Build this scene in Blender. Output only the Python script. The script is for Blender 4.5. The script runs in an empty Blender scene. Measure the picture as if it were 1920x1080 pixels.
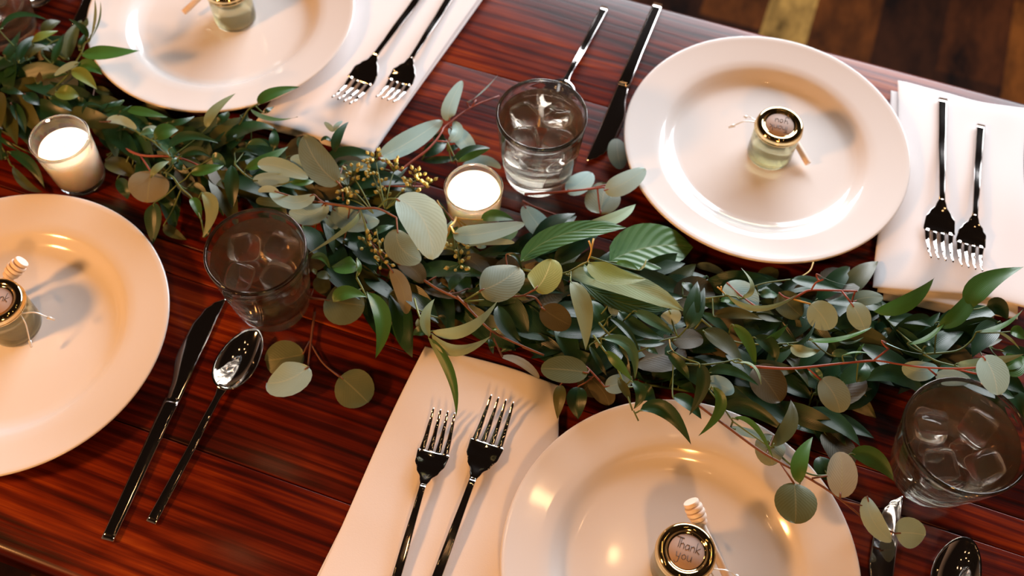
import bpy, bmesh, math, random
from mathutils import Vector, Matrix
from math import sin, cos, pi, radians, sqrt

sc = bpy.context.scene
COL = sc.collection
# ---------------------------------------------------------------- camera
F, TH, ROLL, H = 1916.95, 1.04455, 0.0314369, 0.788459
_d = Vector((0, cos(TH), -sin(TH))); _r0 = Vector((1, 0, 0)); _u0 = _r0.cross(_d)
_r = _r0*cos(ROLL) + _u0*sin(ROLL); _u = -_r0*sin(ROLL) + _u0*cos(ROLL)
CAM = Vector((0, 0, H))
cd = bpy.data.cameras.new('camera'); cam = bpy.data.objects.new('camera', cd); COL.objects.link(cam)
cam.matrix_world = Matrix(((_r.x, _u.x, -_d.x, 0), (_r.y, _u.y, -_d.y, 0), (_r.z, _u.z, -_d.z, H), (0, 0, 0, 1)))
cd.sensor_width = 36; cd.lens = F/1920*36; cd.clip_start = .01
cd.dof.use_dof = True; cd.dof.focus_distance = .80; cd.dof.aperture_fstop = 5.0
sc.camera = cam
# ---------------------------------------------------------------- light and exposure
sc.view_settings.view_transform = 'Standard'; sc.view_settings.look = 'None'
sc.view_settings.gamma = 1; sc.view_settings.use_curve_mapping = False
sc.view_settings.exposure = 0.0
w = bpy.data.worlds.new('room'); sc.world = w; w.use_nodes = True
# a warm room around the table, dark under its ceiling
_nt = w.node_tree; _bg = _nt.nodes['Background']
_tc = _nt.nodes.new('ShaderNodeTexCoord'); _sx = _nt.nodes.new('ShaderNodeSeparateXYZ'); _cr = _nt.nodes.new('ShaderNodeValToRGB')
_nt.links.new(_tc.outputs['Generated'], _sx.inputs[0]); _nt.links.new(_sx.outputs['Z'], _cr.inputs[0]); _nt.links.new(_cr.outputs[0], _bg.inputs[0])
for _i, (_p, _c) in enumerate(((0, (.30, .17, .10, 1)), (.50, (.010, .006, .004, 1)))):
    _cr.color_ramp.elements[_i].position = _p; _cr.color_ramp.elements[_i].color = _c
_bg.inputs[1].default_value = 1.0

def look(o, tgt):
    o.rotation_euler = (Vector(tgt) - o.location).to_track_quat('-Z', 'Y').to_euler()
def area(name, loc, tgt, sx, sy, power, color):
    l = bpy.data.lights.new(name, 'AREA'); l.shape = 'RECTANGLE'; l.size = sx; l.size_y = sy
    l.energy = power; l.color = color
    o = bpy.data.objects.new(name, l); COL.objects.link(o); o.location = loc; look(o, tgt); return o
def point(name, loc, rad, power, color):
    l = bpy.data.lights.new(name, 'POINT'); l.shadow_soft_size = rad; l.energy = power; l.color = color
    o = bpy.data.objects.new(name, l); COL.objects.link(o); o.location = loc; return o
area('window_daylight', (.80, 1.98, .64), (.25, .6, 0), 2.0, .62, 72, (.90, .94, 1.0))
point('warm_light', (-1.12, -.02, .86), .09, 54, (1, .44, .14))
point('warm_light', (.15, -1.05, 1.25), .09, 46, (1, .44, .13))  # unseen fill added on the near side to warm the near plate
for x, y in ((-.55, .1), (-.25, .35), (.1, -.2), (.45, .2), (.75, .6), (.3, .75), (-.1, .95), (-.7, .7)):
    point('festoon_bulb_light', (x, y, 1.9), .018, .9, (1, .58, .26))

# ---------------------------------------------------------------- helpers
def W(px, py, z=0.0):
    """point of the place at height z that the photo shows at pixel (px, py)"""
    D = _d + (px-960)/F*_r - (py-540)/F*_u
    return CAM + D*((z-H)/D.z)
def tag(o, label=None, cat=None, group=None, kind=None):
    if label: o['label'] = label
    if cat: o['category'] = cat
    if group: o['group'] = group
    if kind: o['kind'] = kind
    return o
def empty(name, loc=(0, 0, 0), rz=0, label=None, cat=None, group=None):
    o = bpy.data.objects.new(name, None); o.empty_display_size = .02
    COL.objects.link(o); o.location = loc; o.rotation_euler = (0, 0, rz)
    return tag(o, label, cat, group)
def obj(name, bm, mat, parent=None, smooth=True, angle=None):
    me = bpy.data.meshes.new(name)
    if isinstance(bm, tuple):
        me.from_pydata(bm[0], [], bm[1]); me.update()
    else:
        bm.to_mesh(me); bm.free()
    if mat: me.materials.append(mat)
    me.polygons.foreach_set('use_smooth', [smooth]*len(me.polygons))
    if angle: me.set_sharp_from_angle(angle=radians(angle))
    o = bpy.data.objects.new(name, me); COL.objects.link(o)
    if parent: o.parent = parent
    return o
def copy_tree(o, parent=None):
    c = o.copy(); COL.objects.link(c); c.parent = parent
    for ch in list(o.children): copy_tree(ch, c)
    return c
def fix(bm):
    bmesh.ops.recalc_face_normals(bm, faces=bm.faces); return bm
def lathe(prof, n=72, closed=False, bm=None, c=(0, 0, 0)):
    bm = bm or bmesh.new(); rings = []
    for r, z in prof:
        if r < 1e-7: rings.append([bm.verts.new((c[0], c[1], c[2]+z))])
        else: rings.append([bm.verts.new((c[0]+r*cos(2*pi*k/n), c[1]+r*sin(2*pi*k/n), c[2]+z)) for k in range(n)])
    m = len(rings)
    for i in range(m if closed else m-1):
        a, b = rings[i], rings[(i+1) % m]
        for k in range(n):
            k2 = (k+1) % n
            if len(a) == 1 and len(b) == 1: break
            if len(a) == 1: bm.faces.new((a[0], b[k], b[k2]))
            elif len(b) == 1: bm.faces.new((a[k], b[0], a[k2]))
            else: bm.faces.new((a[k], b[k], b[k2], a[k2]))
    return fix(bm)
def smooth_path(pts, sub=5):
    """Catmull-Rom through the points"""
    P = [Vector(p) for p in pts]
    if len(P) < 3: return P
    Q = [2*P[0]-P[1]] + P + [2*P[-1]-P[-2]]; out = []
    for i in range(1, len(Q)-2):
        a, b, c, d = Q[i-1:i+3]
        for s in range(sub):
            t = s/sub
            out.append(.5*((2*b) + (c-a)*t + (2*a-5*b+4*c-d)*t*t + (3*b-a-3*c+d)*t**3))
    out.append(P[-1]); return out
def tube(bm, pts, r0, r1=None, n=6):
    r1 = r0 if r1 is None else r1; m = len(pts); rings = []; up = Vector((0, 0, 1))
    for i, p in enumerate(pts):
        t = (pts[min(i+1, m-1)] - pts[max(i-1, 0)])
        if t.length < 1e-9: t = Vector((1, 0, 0))
        t.normalize(); s = t.cross(up)
        if s.length < .05: s = t.cross(Vector((1, 0, 0)))
        s.normalize(); q = s.cross(t); r = r0 + (r1-r0)*i/max(1, m-1)
        rings.append([bm.verts.new(p + r*(cos(2*pi*k/n)*s + sin(2*pi*k/n)*q)) for k in range(n)])
    for a, b in zip(rings, rings[1:]):
        for k in range(n): bm.faces.new((a[k], a[(k+1) % n], b[(k+1) % n], b[k]))
    bm.faces.new(rings[0][::-1]); bm.faces.new(rings[-1])
    return bm
def loft(bm, secs, cap=True):
    rings = [[bm.verts.new(p) for p in s] for s in secs]; n = len(rings[0])
    for a, b in zip(rings, rings[1:]):
        for k in range(n): bm.faces.new((a[k], a[(k+1) % n], b[(k+1) % n], b[k]))
    if cap: bm.faces.new(rings[0][::-1]); bm.faces.new(rings[-1])
    return bm

# ---------------------------------------------------------------- materials
MATS = {}
def mat(name):
    m = bpy.data.materials.new(name); m.use_nodes = True; MATS[name] = m
    nt = m.node_tree; return m, nt, nt.nodes['Principled BSDF']
def node(nt, t, **kw):
    n = nt.nodes.new(t)
    for k, v in kw.items():
        if k[0] == '_': n.inputs[k[1:].replace('_', ' ')].default_value = v
        else: setattr(n, k, v)
    return n
def setp(b, **kw):
    for k, v in kw.items(): b.inputs[k.replace('_', ' ')].default_value = v
def simple(name, col, rough=.4, metal=0, **kw):
    m, nt, b = mat(name); setp(b, Base_Color=(*col, 1), Roughness=rough, Metallic=metal, **kw)
    return m
def ramp(nt, stops):
    r = nt.nodes.new('ShaderNodeValToRGB'); e = r.color_ramp.elements
    while len(e) < len(stops): e.new(.5)
    for i, (p, c) in enumerate(stops): e[i].position = p; e[i].color = (*c, 1)
    return r
def L(nt, a, b): nt.links.new(a, b)

def wood_material():
    m, nt, b = mat('stained_wood')
    tc = node(nt, 'ShaderNodeTexCoord'); geo = node(nt, 'ShaderNodeNewGeometry')
    isl = node(nt, 'ShaderNodeVectorMath', operation='SCALE'); isl.inputs[0].default_value = (7.3, 3.1, 5.7)
    L(nt, geo.outputs['Random Per Island'], isl.inputs['Scale'])
    add = node(nt, 'ShaderNodeVectorMath', operation='ADD'); L(nt, tc.outputs['Object'], add.inputs[0]); L(nt, isl.outputs[0], add.inputs[1])
    # growth rings cut along the board: straight lines that open into cathedral shapes
    mp = node(nt, 'ShaderNodeMapping'); mp.inputs['Scale'].default_value = (2.2, 9, 1); L(nt, add.outputs[0], mp.inputs[0])
    nz = node(nt, 'ShaderNodeTexNoise', _Scale=1.0, _Detail=2.0, _Roughness=.45, _Distortion=.15); L(nt, mp.outputs[0], nz.inputs[0])
    mul = node(nt, 'ShaderNodeMath', operation='MULTIPLY'); mul.inputs[1].default_value = 34.0; L(nt, nz.outputs[0], mul.inputs[0])
    sy = node(nt, 'ShaderNodeSeparateXYZ'); L(nt, add.outputs[0], sy.inputs[0])
    my = node(nt, 'ShaderNodeMath', operation='MULTIPLY_ADD'); my.inputs[1].default_value = 560.0; L(nt, sy.outputs['Y'], my.inputs[0]); L(nt, mul.outputs[0], my.inputs[2])
    sn = node(nt, 'ShaderNodeMath', operation='SINE'); L(nt, my.outputs[0], sn.inputs[0])
    # fine fibres
    mp2 = node(nt, 'ShaderNodeMapping'); mp2.inputs['Scale'].default_value = (6, 420, 1); L(nt, add.outputs[0], mp2.inputs[0])
    nf = node(nt, 'ShaderNodeTexNoise', _Scale=1.0, _Detail=4.0, _Roughness=.6); L(nt, mp2.outputs[0], nf.inputs[0])
    # blotches of stain
    mp3 = node(nt, 'ShaderNodeMapping'); mp3.inputs['Scale'].default_value = (5, 17, 1); L(nt, add.outputs[0], mp3.inputs[0])
    nb = node(nt, 'ShaderNodeTexNoise', _Scale=1.0, _Detail=3.5, _Roughness=.55, _Distortion=.6); L(nt, mp3.outputs[0], nb.inputs[0])
    def mr(src, a0, a1, b0, b1):
        q = node(nt, 'ShaderNodeMapRange'); q.inputs[1].default_value = a0; q.inputs[2].default_value = a1
        q.inputs[3].default_value = b0; q.inputs[4].default_value = b1; L(nt, src, q.inputs[0]); return q.outputs[0]
    def ad(a, bb):
        q = node(nt, 'ShaderNodeMath', operation='ADD'); L(nt, a, q.inputs[0]); L(nt, bb, q.inputs[1]); return q.outputs[0]
    v = ad(ad(mr(sn.outputs[0], -1, -.1, -.20, .03), mr(nf.outputs[0], .3, .7, -.15, .15)),
           ad(mr(nb.outputs[0], .3, .7, .18, .80), mr(geo.outputs['Random Per Island'], 0, 1, -.06, .06)))
    # knots
    vo = node(nt, 'ShaderNodeTexVoronoi', _Scale=1.0); mp4 = node(nt, 'ShaderNodeMapping'); mp4.inputs['Scale'].default_value = (3.2, 7.5, 1)
    L(nt, add.outputs[0], mp4.inputs[0]); L(nt, mp4.outputs[0], vo.inputs['Vector'])
    v = ad(v, mr(vo.outputs['Distance'], .03, .10, -.5, 0))
    cr = ramp(nt, [(0, (.008, .0007, .0002)), (.25, (.034, .0022, .0004)), (.48, (.085, .0062, .0007)), (.72, (.19, .022, .0020)), (1, (.38, .078, .008))])
    L(nt, v, cr.inputs[0]); L(nt, cr.outputs[0], b.inputs['Base Color'])
    L(nt, mr(nf.outputs[0], .3, .7, .42, .30), b.inputs['Roughness'])
    bp = node(nt, 'ShaderNodeBump', _Strength=.25, _Distance=.0006); L(nt, v, bp.inputs['Height']); L(nt, bp.outputs[0], b.inputs['Normal'])
    setp(b, IOR=1.4, Coat_Weight=.18, Coat_Roughness=.14); b.inputs['Specular IOR Level'].default_value = .22
    return m
M_WOOD = wood_material()

def floor_material():
    m, nt, b = mat('worn_floorboards')
    tc = node(nt, 'ShaderNodeTexCoord'); at = node(nt, 'ShaderNodeAttribute', attribute_name='board')
    mp = node(nt, 'ShaderNodeMapping'); mp.inputs['Scale'].default_value = (14, 5, 1); L(nt, tc.outputs['Object'], mp.inputs[0])
    nz = node(nt, 'ShaderNodeTexNoise', _Scale=1.0, _Detail=5.0, _Roughness=.65); L(nt, mp.outputs[0], nz.inputs[0])
    cr = ramp(nt, [(.35, (.12, .10, .08)), (.65, (1.3, 1.2, 1.1))]); L(nt, nz.outputs[0], cr.inputs[0])
    mx = node(nt, 'ShaderNodeMix', data_type='RGBA', blend_type='MULTIPLY'); mx.inputs[0].default_value = 1
    L(nt, at.outputs['Color'], mx.inputs[6]); L(nt, cr.outputs[0], mx.inputs[7]); L(nt, mx.outputs[2], b.inputs['Base Color'])
    setp(b, Roughness=.75); b.inputs['Specular IOR Level'].default_value = .05; return m
M_FLOOR = floor_material()

def fabric_material():
    m, nt, b = mat('white_cotton')
    tc = node(nt, 'ShaderNodeTexCoord')
    nz = node(nt, 'ShaderNodeTexNoise', _Scale=900.0, _Detail=2.0); L(nt, tc.outputs['Object'], nz.inputs[0])
    bp = node(nt, 'ShaderNodeBump', _Strength=.12, _Distance=.0004); L(nt, nz.outputs[0], bp.inputs['Height']); L(nt, bp.outputs[0], b.inputs['Normal'])
    setp(b, Base_Color=(.84, .82, .83, 1), Roughness=.9, Sheen_Weight=.15); return m
M_CLOTH = fabric_material()
M_PORC = simple('white_porcelain', (.80, .77, .75), .13, Coat_Weight=.35, Coat_Roughness=.04)
M_STEEL = simple('polished_steel', (.62, .57, .54), .07, 1.0)
M_GOLD = simple('gold_lid_metal', (.86, .66, .34), .08, 1.0)
M_PAPER = simple('kraft_paper', (.42, .31, .26), .8)
M_INK = simple('black_ink', (.03, .025, .025), .6)
M_DIPPER = simple('pale_wood', (.88, .74, .62), .55)
M_TWINE = simple('clear_twine', (.85, .82, .74), .25, Transmission_Weight=.5)
M_WICK = simple('charred_wick', (.03, .02, .02), .9)
def glassmat(name, ior, col=(1, 1, 1), rough=0.0, clear=.4, tint=None, cloud=None):
    """refracting glass mixed with straight-through transmission so that light reaches what is inside"""
    m, nt, b = mat(name); nt.nodes.remove(b); g = node(nt, 'ShaderNodeBsdfGlass')
    g.inputs['Color'].default_value = (*col, 1); g.inputs['IOR'].default_value = ior; g.inputs['Roughness'].default_value = rough
    t = node(nt, 'ShaderNodeBsdfTransparent'); t.inputs[0].default_value = (*(tint or col), 1)
    mx = node(nt, 'ShaderNodeMixShader'); mx.inputs[0].default_value = clear
    L(nt, g.outputs[0], mx.inputs[1]); L(nt, t.outputs[0], mx.inputs[2]); out = mx.outputs[0]
    if cloud:      # cloudiness of the liquid or ice
        tl = node(nt, 'ShaderNodeBsdfTranslucent'); tl.inputs[0].default_value = (*cloud[1], 1); df = node(nt, 'ShaderNodeBsdfDiffuse'); df.inputs[0].default_value = (*cloud[1], 1)
        m1 = node(nt, 'ShaderNodeMixShader'); m1.inputs[0].default_value = .4; L(nt, tl.outputs[0], m1.inputs[1]); L(nt, df.outputs[0], m1.inputs[2])
        m2 = node(nt, 'ShaderNodeMixShader'); m2.inputs[0].default_value = cloud[0]; L(nt, out, m2.inputs[1]); L(nt, m1.outputs[0], m2.inputs[2]); out = m2.outputs[0]
    L(nt, out, nt.nodes['Material Output'].inputs[0]); return m
M_GLASS = glassmat('clear_glass', 1.45, (.985, .99, .985), clear=.04)
M_WATER = glassmat('iced_water', 1.33, (.98, .93, .86), clear=.2, cloud=(.03, (.82, .52, .28)))
M_ICE = glassmat('ice', 1.22, (.985, .985, .985), .015, clear=.10, cloud=(.02, (.9, .75, .6)))
M_HONEY = glassmat('light_honey', 1.36, (.97, .93, .74), clear=.55, tint=(.98, .95, .80), cloud=(.05, (.85, .72, .36)))
def wax_material():
    m, nt, b = mat('white_candle_wax')
    setp(b, Base_Color=(.97, .82, .70, 1), Roughness=.4, Subsurface_Weight=1.0, Subsurface_Scale=.02)
    b.inputs['Subsurface Radius'].default_value = (1.0, .78, .65)
    return m
M_WAX = wax_material()
def flame_material():
    m, nt, b = mat('candle_flame'); nt.nodes.remove(b); e = node(nt, 'ShaderNodeEmission')
    e.inputs[0].default_value = (1, .62, .38, 1); e.inputs[1].default_value = 5000
    L(nt, e.outputs[0], nt.nodes['Material Output'].inputs[0]); return m
M_FLAME = flame_material()

def leaf_material(name, c0, c1, vein, rough, style, transl=.12):
    """c0..c1 natural variation between leaves; uv.x runs along the leaf, uv.y across it"""
    m, nt, b = mat(name)
    uv = node(nt, 'ShaderNodeUVMap'); uv.uv_map = 'uv'; sx = node(nt, 'ShaderNodeSeparateXYZ'); L(nt, uv.outputs[0], sx.inputs[0])
    oi = node(nt, 'ShaderNodeObjectInfo'); tc = node(nt, 'ShaderNodeTexCoord')
    nz = node(nt, 'ShaderNodeTexNoise', _Scale=70.0, _Detail=3.0); L(nt, tc.outputs['Object'], nz.inputs[0])
    av = node(nt, 'ShaderNodeMath', operation='ADD'); L(nt, oi.outputs['Random'], av.inputs[0]); L(nt, nz.outputs[0], av.inputs[1])
    mr = node(nt, 'ShaderNodeMapRange'); mr.inputs[1].default_value = .3; mr.inputs[2].default_value = 1.7; L(nt, av.outputs[0], mr.inputs[0])
    mx = node(nt, 'ShaderNodeMix', data_type='RGBA'); L(nt, mr.outputs[0], mx.inputs[0])
    mx.inputs[6].default_value = (*c0, 1); mx.inputs[7].default_value = (*c1, 1)
    # distance from the midrib
    sb = node(nt, 'ShaderNodeMath', operation='SUBTRACT'); sb.inputs[1].default_value = .5; L(nt, sx.outputs['Y'], sb.inputs[0])
    ab = node(nt, 'ShaderNodeMath', operation='ABSOLUTE'); L(nt, sb.outputs[0], ab.inputs[0])
    rib = node(nt, 'ShaderNodeMapRange'); rib.inputs[1].default_value = .004; rib.inputs[2].default_value = .03
    rib.inputs[3].default_value = .7 if style != 'r' else .12; rib.inputs[4].default_value = 0; L(nt, ab.outputs[0], rib.inputs[0])
    m3 = node(nt, 'ShaderNodeMix', data_type='RGBA'); L(nt, rib.outputs[0], m3.inputs[0]); L(nt, mx.outputs[2], m3.inputs[6]); m3.inputs[7].default_value = (*vein, 1)
    col = m3.outputs[2]
    # side veins
    k = node(nt, 'ShaderNodeMath', operation='MULTIPLY'); s = node(nt, 'ShaderNodeMath', operation='SINE')
    if style == 'r':
        k.inputs[1].default_value = 95; L(nt, sx.outputs['Y'], k.inputs[0]); amp = .10
    else:
        a2 = node(nt, 'ShaderNodeMath', operation='MULTIPLY'); a2.inputs[1].default_value = -.9 if style == 'e' else -.7; L(nt, ab.outputs[0], a2.inputs[0])
        a3 = node(nt, 'ShaderNodeMath', operation='ADD'); L(nt, a2.outputs[0], a3.inputs[0]); L(nt, sx.outputs['X'], a3.inputs[1])
        k.inputs[1].default_value = 75 if style == 'e' else 48; L(nt, a3.outputs[0], k.inputs[0]); amp = .05 if style == 'e' else .16
    L(nt, k.outputs[0], s.inputs[0])
    if style == 'b':
        vr = node(nt, 'ShaderNodeMapRange'); vr.inputs[1].default_value = .9; vr.inputs[2].default_value = 1; vr.inputs[3].default_value = 0; vr.inputs[4].default_value = .16
        L(nt, s.outputs[0], vr.inputs[0]); m4 = node(nt, 'ShaderNodeMix', data_type='RGBA'); L(nt, vr.outputs[0], m4.inputs[0]); L(nt, col, m4.inputs[6]); m4.inputs[7].default_value = (*vein, 1); col = m4.outputs[2]
    L(nt, col, b.inputs['Base Color'])
    bp = node(nt, 'ShaderNodeBump', _Strength=amp, _Distance=.0012); L(nt, s.outputs[0], bp.inputs['Height']); L(nt, bp.outputs[0], b.inputs['Normal'])
    setp(b, Roughness=rough)
    tr = node(nt, 'ShaderNodeBsdfTranslucent'); L(nt, col, tr.inputs[0])
    ms = node(nt, 'ShaderNodeMixShader'); ms.inputs[0].default_value = transl
    L(nt, b.outputs[0], ms.inputs[1]); L(nt, tr.outputs[0], ms.inputs[2]); L(nt, ms.outputs[0], nt.nodes['Material Output'].inputs[0])
    return m
LEAF = {
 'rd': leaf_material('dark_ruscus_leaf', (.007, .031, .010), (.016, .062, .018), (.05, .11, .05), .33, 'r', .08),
 'rs': leaf_material('sheen_ruscus_leaf', (.04, .11, .06), (.07, .16, .09), (.1, .16, .1), .25, 'r', .1),  # paler green paints the window sheen onto dark ruscus leaves
 'rg': leaf_material('fresh_ruscus_leaf', (.035, .105, .018), (.060, .165, .026), (.10, .2, .05), .32, 'r', .2),
 'ro': leaf_material('olive_ruscus_leaf', (.040, .055, .012), (.085, .085, .018), (.1, .1, .03), .38, 'r', .12),
 'ry': leaf_material('yellowing_ruscus_leaf', (.13, .20, .035), (.22, .27, .05), (.25, .28, .1), .36, 'r', .2),
 'rp': leaf_material('ruscus_leaf_underside', (.17, .25, .12), (.28, .35, .20), (.3, .36, .22), .42, 'r', .2),
 'es': leaf_material('silver_eucalyptus_leaf', (.27, .44, .42), (.38, .55, .52), (.46, .58, .50), .45, 'e'),
 'eg': leaf_material('grey_eucalyptus_leaf', (.13, .18, .13), (.20, .26, .20), (.28, .30, .20), .5, 'e'),
 'eo': leaf_material('dim_olive_eucalyptus_leaf', (.070, .095, .036), (.12, .145, .065), (.20, .20, .09), .5, 'e'),  # olive of older leaves, with dim warm light mixed into the colour
 'et': leaf_material('warm_lit_tan_eucalyptus_leaf', (.22, .20, .12), (.30, .27, .17), (.30, .28, .14), .5, 'e'),  # older leaf tone with warm lamplight painted into the tan
 'eb': leaf_material('dim_brown_eucalyptus_leaf', (.050, .042, .012), (.080, .064, .020), (.12, .10, .04), .5, 'e'),  # dried-leaf brown, its colour also holding dim warm light
 'ey': leaf_material('yellow_green_eucalyptus_leaf', (.22, .27, .07), (.26, .32, .09), (.5, .48, .2), .45, 'e', .2),
 'bg': leaf_material('ribbed_green_leaf', (.045, .15, .040), (.075, .20, .055), (.20, .30, .13), .36, 'b', .15),
 'bd': leaf_material('dark_ribbed_leaf', (.014, .055, .012), (.03, .08, .02), (.10, .16, .06), .36, 'b', .1),
 'bp': leaf_material('ribbed_leaf_pale_side', (.26, .42, .25), (.34, .50, .32), (.42, .54, .38), .5, 'e', .2),
}
STEM = {'g': simple('green_stem', (.10, .15, .04), .45), 'R': simple('coral_red_stem', (.26, .060, .036), .45),
        'r': simple('brown_stem', (.16, .055, .022), .5), 'y': simple('yellow_stem', (.55, .36, .09), .5)}
M_BERRY = simple('eucalyptus_seed_pod', (.36, .34, .11), .4)

# ---------------------------------------------------------------- floor and table
TR = radians(-18.0)                     # the long table runs at this angle
TX = Vector((cos(TR), sin(TR), 0)); TY = Vector((-sin(TR), cos(TR), 0))
def build_floor():
    rnd = random.Random(5); V = []; Fc = []; C = []
    # boards run across the table's length; local frame = table frame
    x = -2.6; i = 0
    pc = W(1478, 30, -.75); u0 = pc.dot(TX)
    xs = []
    x = u0 - .045
    while x > -2.8: x -= .13
    while x < 3.0:
        wd = .095 if abs(x-(u0-.045)) < .01 else .13
        y = -1.6 - rnd.random()
        while y < 4.2:
            ln = rnd.uniform(.9, 1.9)
            if wd < .1 and 1.2 < y+ln: pass
            pale = abs(x-(u0-.045)) < .01 and y < 1.62 < y+ln
            pale2 = 1.40 < x - u0 < 1.55 and False
            c = (.26, .15, .04) if pale else [(.035, .009, .002), (.065, .018, .003), (.018, .005, .0015), (.095, .028, .004)][rnd.randrange(4)]
            b = len(V)
            for (px, py) in ((x, y), (x+wd, y), (x+wd, y+ln), (x, y+ln)):
                V.append((px, py, -.75)); V.append((px, py, -.77))
            Fc += [(b, b+2, b+4, b+6), (b, b+1, b+3, b+2), (b+2, b+3, b+5, b+4), (b+4, b+5, b+7, b+6), (b+6, b+7, b+1, b), (b+1, b+7, b+5, b+3)]
            C += [c]*8
            y += ln
        x += wd
    o = obj('floor', (V, Fc), M_FLOOR, smooth=False); o.rotation_euler = (0, 0, TR); o['kind'] = 'structure'
    ca = o.data.color_attributes.new('board', 'FLOAT_COLOR', 'POINT')
    for k, c in enumerate(C): ca.data[k].color = (*c, 1)
build_floor()

def box(bm, x0, x1, y0, y1, z0, z1):
    v = [bm.verts.new((x, y, z)) for z in (z0, z1) for y in (y0, y1) for x in (x0, x1)]
    for f in ((0, 2, 3, 1), (4, 5, 7, 6), (0, 1, 5, 4), (1, 3, 7, 5), (3, 2, 6, 7), (2, 0, 4, 6)): bm.faces.new([v[i] for i in f])
def build_table():
    t = empty('dining_table', (0, 0, -.75), TR, 'long red-brown stained plank table that everything is laid on', 'table')
    bm = bmesh.new(); ys = [.076, .205, .345, .375, .515, .665, .82]
    def arc(cy, cz, r, a0, n=5): return [(cy+r*cos(a0+pi/2*i/n), cz+r*sin(a0+pi/2*i/n)) for i in range(n+1)]
    for a, b in zip(ys, ys[1:]):
        a += .0004; b -= .0004; ra = .009 if a < .08 else .0010; rb = .009 if b > .81 else .0010
        sec = arc(b-rb, -rb, rb, 0) + arc(a+ra, -ra, ra, pi/2) + arc(a+.001, -.041, .001, pi) + arc(b-.001, -.041, .001, 3*pi/2)
        loft(bm, [[(x, y, z) for y, z in sec] for x in (-1.1, -.5, 0, .5, 1.35)])
    fix(bm)
    top = obj('tabletop', bm, M_WOOD, t, smooth=True, angle=35); top.location = (0, 0, .75)
    bm = bmesh.new()
    for a, b in ((.11, .135), (.765, .79)): box(bm, -1.0, 1.25, a, b, -.13, -.042)
    for a, b in ((-1.0, -.975), (1.225, 1.25)): box(bm, a, b, .135, .765, -.13, -.042)
    ap = obj('apron', bm, M_WOOD, t, smooth=False); ap.location = (0, 0, .75)
    for x in (-1.0, 1.18):
        for y in (.11, .72):
            bm = bmesh.new(); box(bm, x, x+.07, y, y+.07, -.75, -.042)
            lg = obj('leg', bm, M_WOOD, t, smooth=False); lg.location = (0, 0, .75)
build_table()

# ---------------------------------------------------------------- plates
PLATES = {'A': (.23667, .61330), 'B': (.13252, .20888), 'C': (-.42407, .39258), 'D': (-.30538, .76277)}
PR = .135
def plate_mesh():
    top = [(0, .0062), (.05, .0062), (.078, .0064), (.086, .0075), (.0915, .0112), (.0955, .0152), (.100, .0175), (.108, .0190), (.122, .0215), (.130, .0232), (.1335, .0240)]
    lip = [(.1348, .0238), (.1352, .0228), (.1346, .0216)]
    bot = [(.130, .0198), (.115, .0166), (.100, .0138), (.0945, .0110), (.0895, .0060), (.086, .0012), (.0835, 0), (.080, .0002), (.078, .0022), (0, .0026)]
    return lathe(top+lip+bot, 128)
p0 = None
for k, lab in (('A', 'white dinner plate beside the far table edge, left of the right-hand napkin'),
               ('B', 'white dinner plate at the bottom of the photo, right of the near napkin'),
               ('C', 'white dinner plate cut by the left edge of the photo, beside knife and spoon'),
               ('D', 'white dinner plate cut by the top edge of the photo, left of the fork napkin')):
    if p0 is None: p0 = o = obj('dinner_plate', plate_mesh(), M_PORC)
    else: o = copy_tree(p0)
    o.location = (*PLATES[k], .0002)
    tag(o, lab, 'plate', 'dinner plates set round the garland')

# ---------------------------------------------------------------- honey jars
GL = {'T': ([[(0, 1), (.7, 1)], [(.35, 1), (.32, 0)]], .5), 'h': ([[(0, 1), (0, 0)], [(0, .38), (.2, .55), (.34, .42), (.35, 0)]], .47),
      'a': ([[(.36, .5), (.12, .52), (0, .25), (.1, 0), (.33, .12), (.38, .5), (.42, 0)]], .55), 'n': ([[(0, .52), (0, 0)], [(0, .36), (.2, .54), (.34, .42), (.35, 0)]], .5),
      'k': ([[(0, 1), (0, 0)], [(.36, .58), (.02, .26), (.38, 0)]], .4), 'y': ([[(0, .55), (.08, .12), (.32, .14)], [(.38, .55), (.30, -.35), (.1, -.5), (-.06, -.3)]], .55),
      'o': ([[(.2, .5), (.02, .36), (.04, .08), (.22, 0), (.38, .16), (.36, .4), (.2, .5)]], .52), 'u': ([[(0, .52), (.04, .08), (.2, 0), (.34, .14), (.37, .52), (.4, 0)]], .5)}
def handwriting(bm, text, cx, cy, h, z):
    wtot = sum(GL[c][1] for c in text)*h; x = cx - wtot/2
    for c in text:
        for st in GL[c][0]:
            tube(bm, [Vector((x+p[0]*h, cy+p[1]*h, z)) for p in st], .00022, n=5)
        x += GL[c][1]*h
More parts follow.
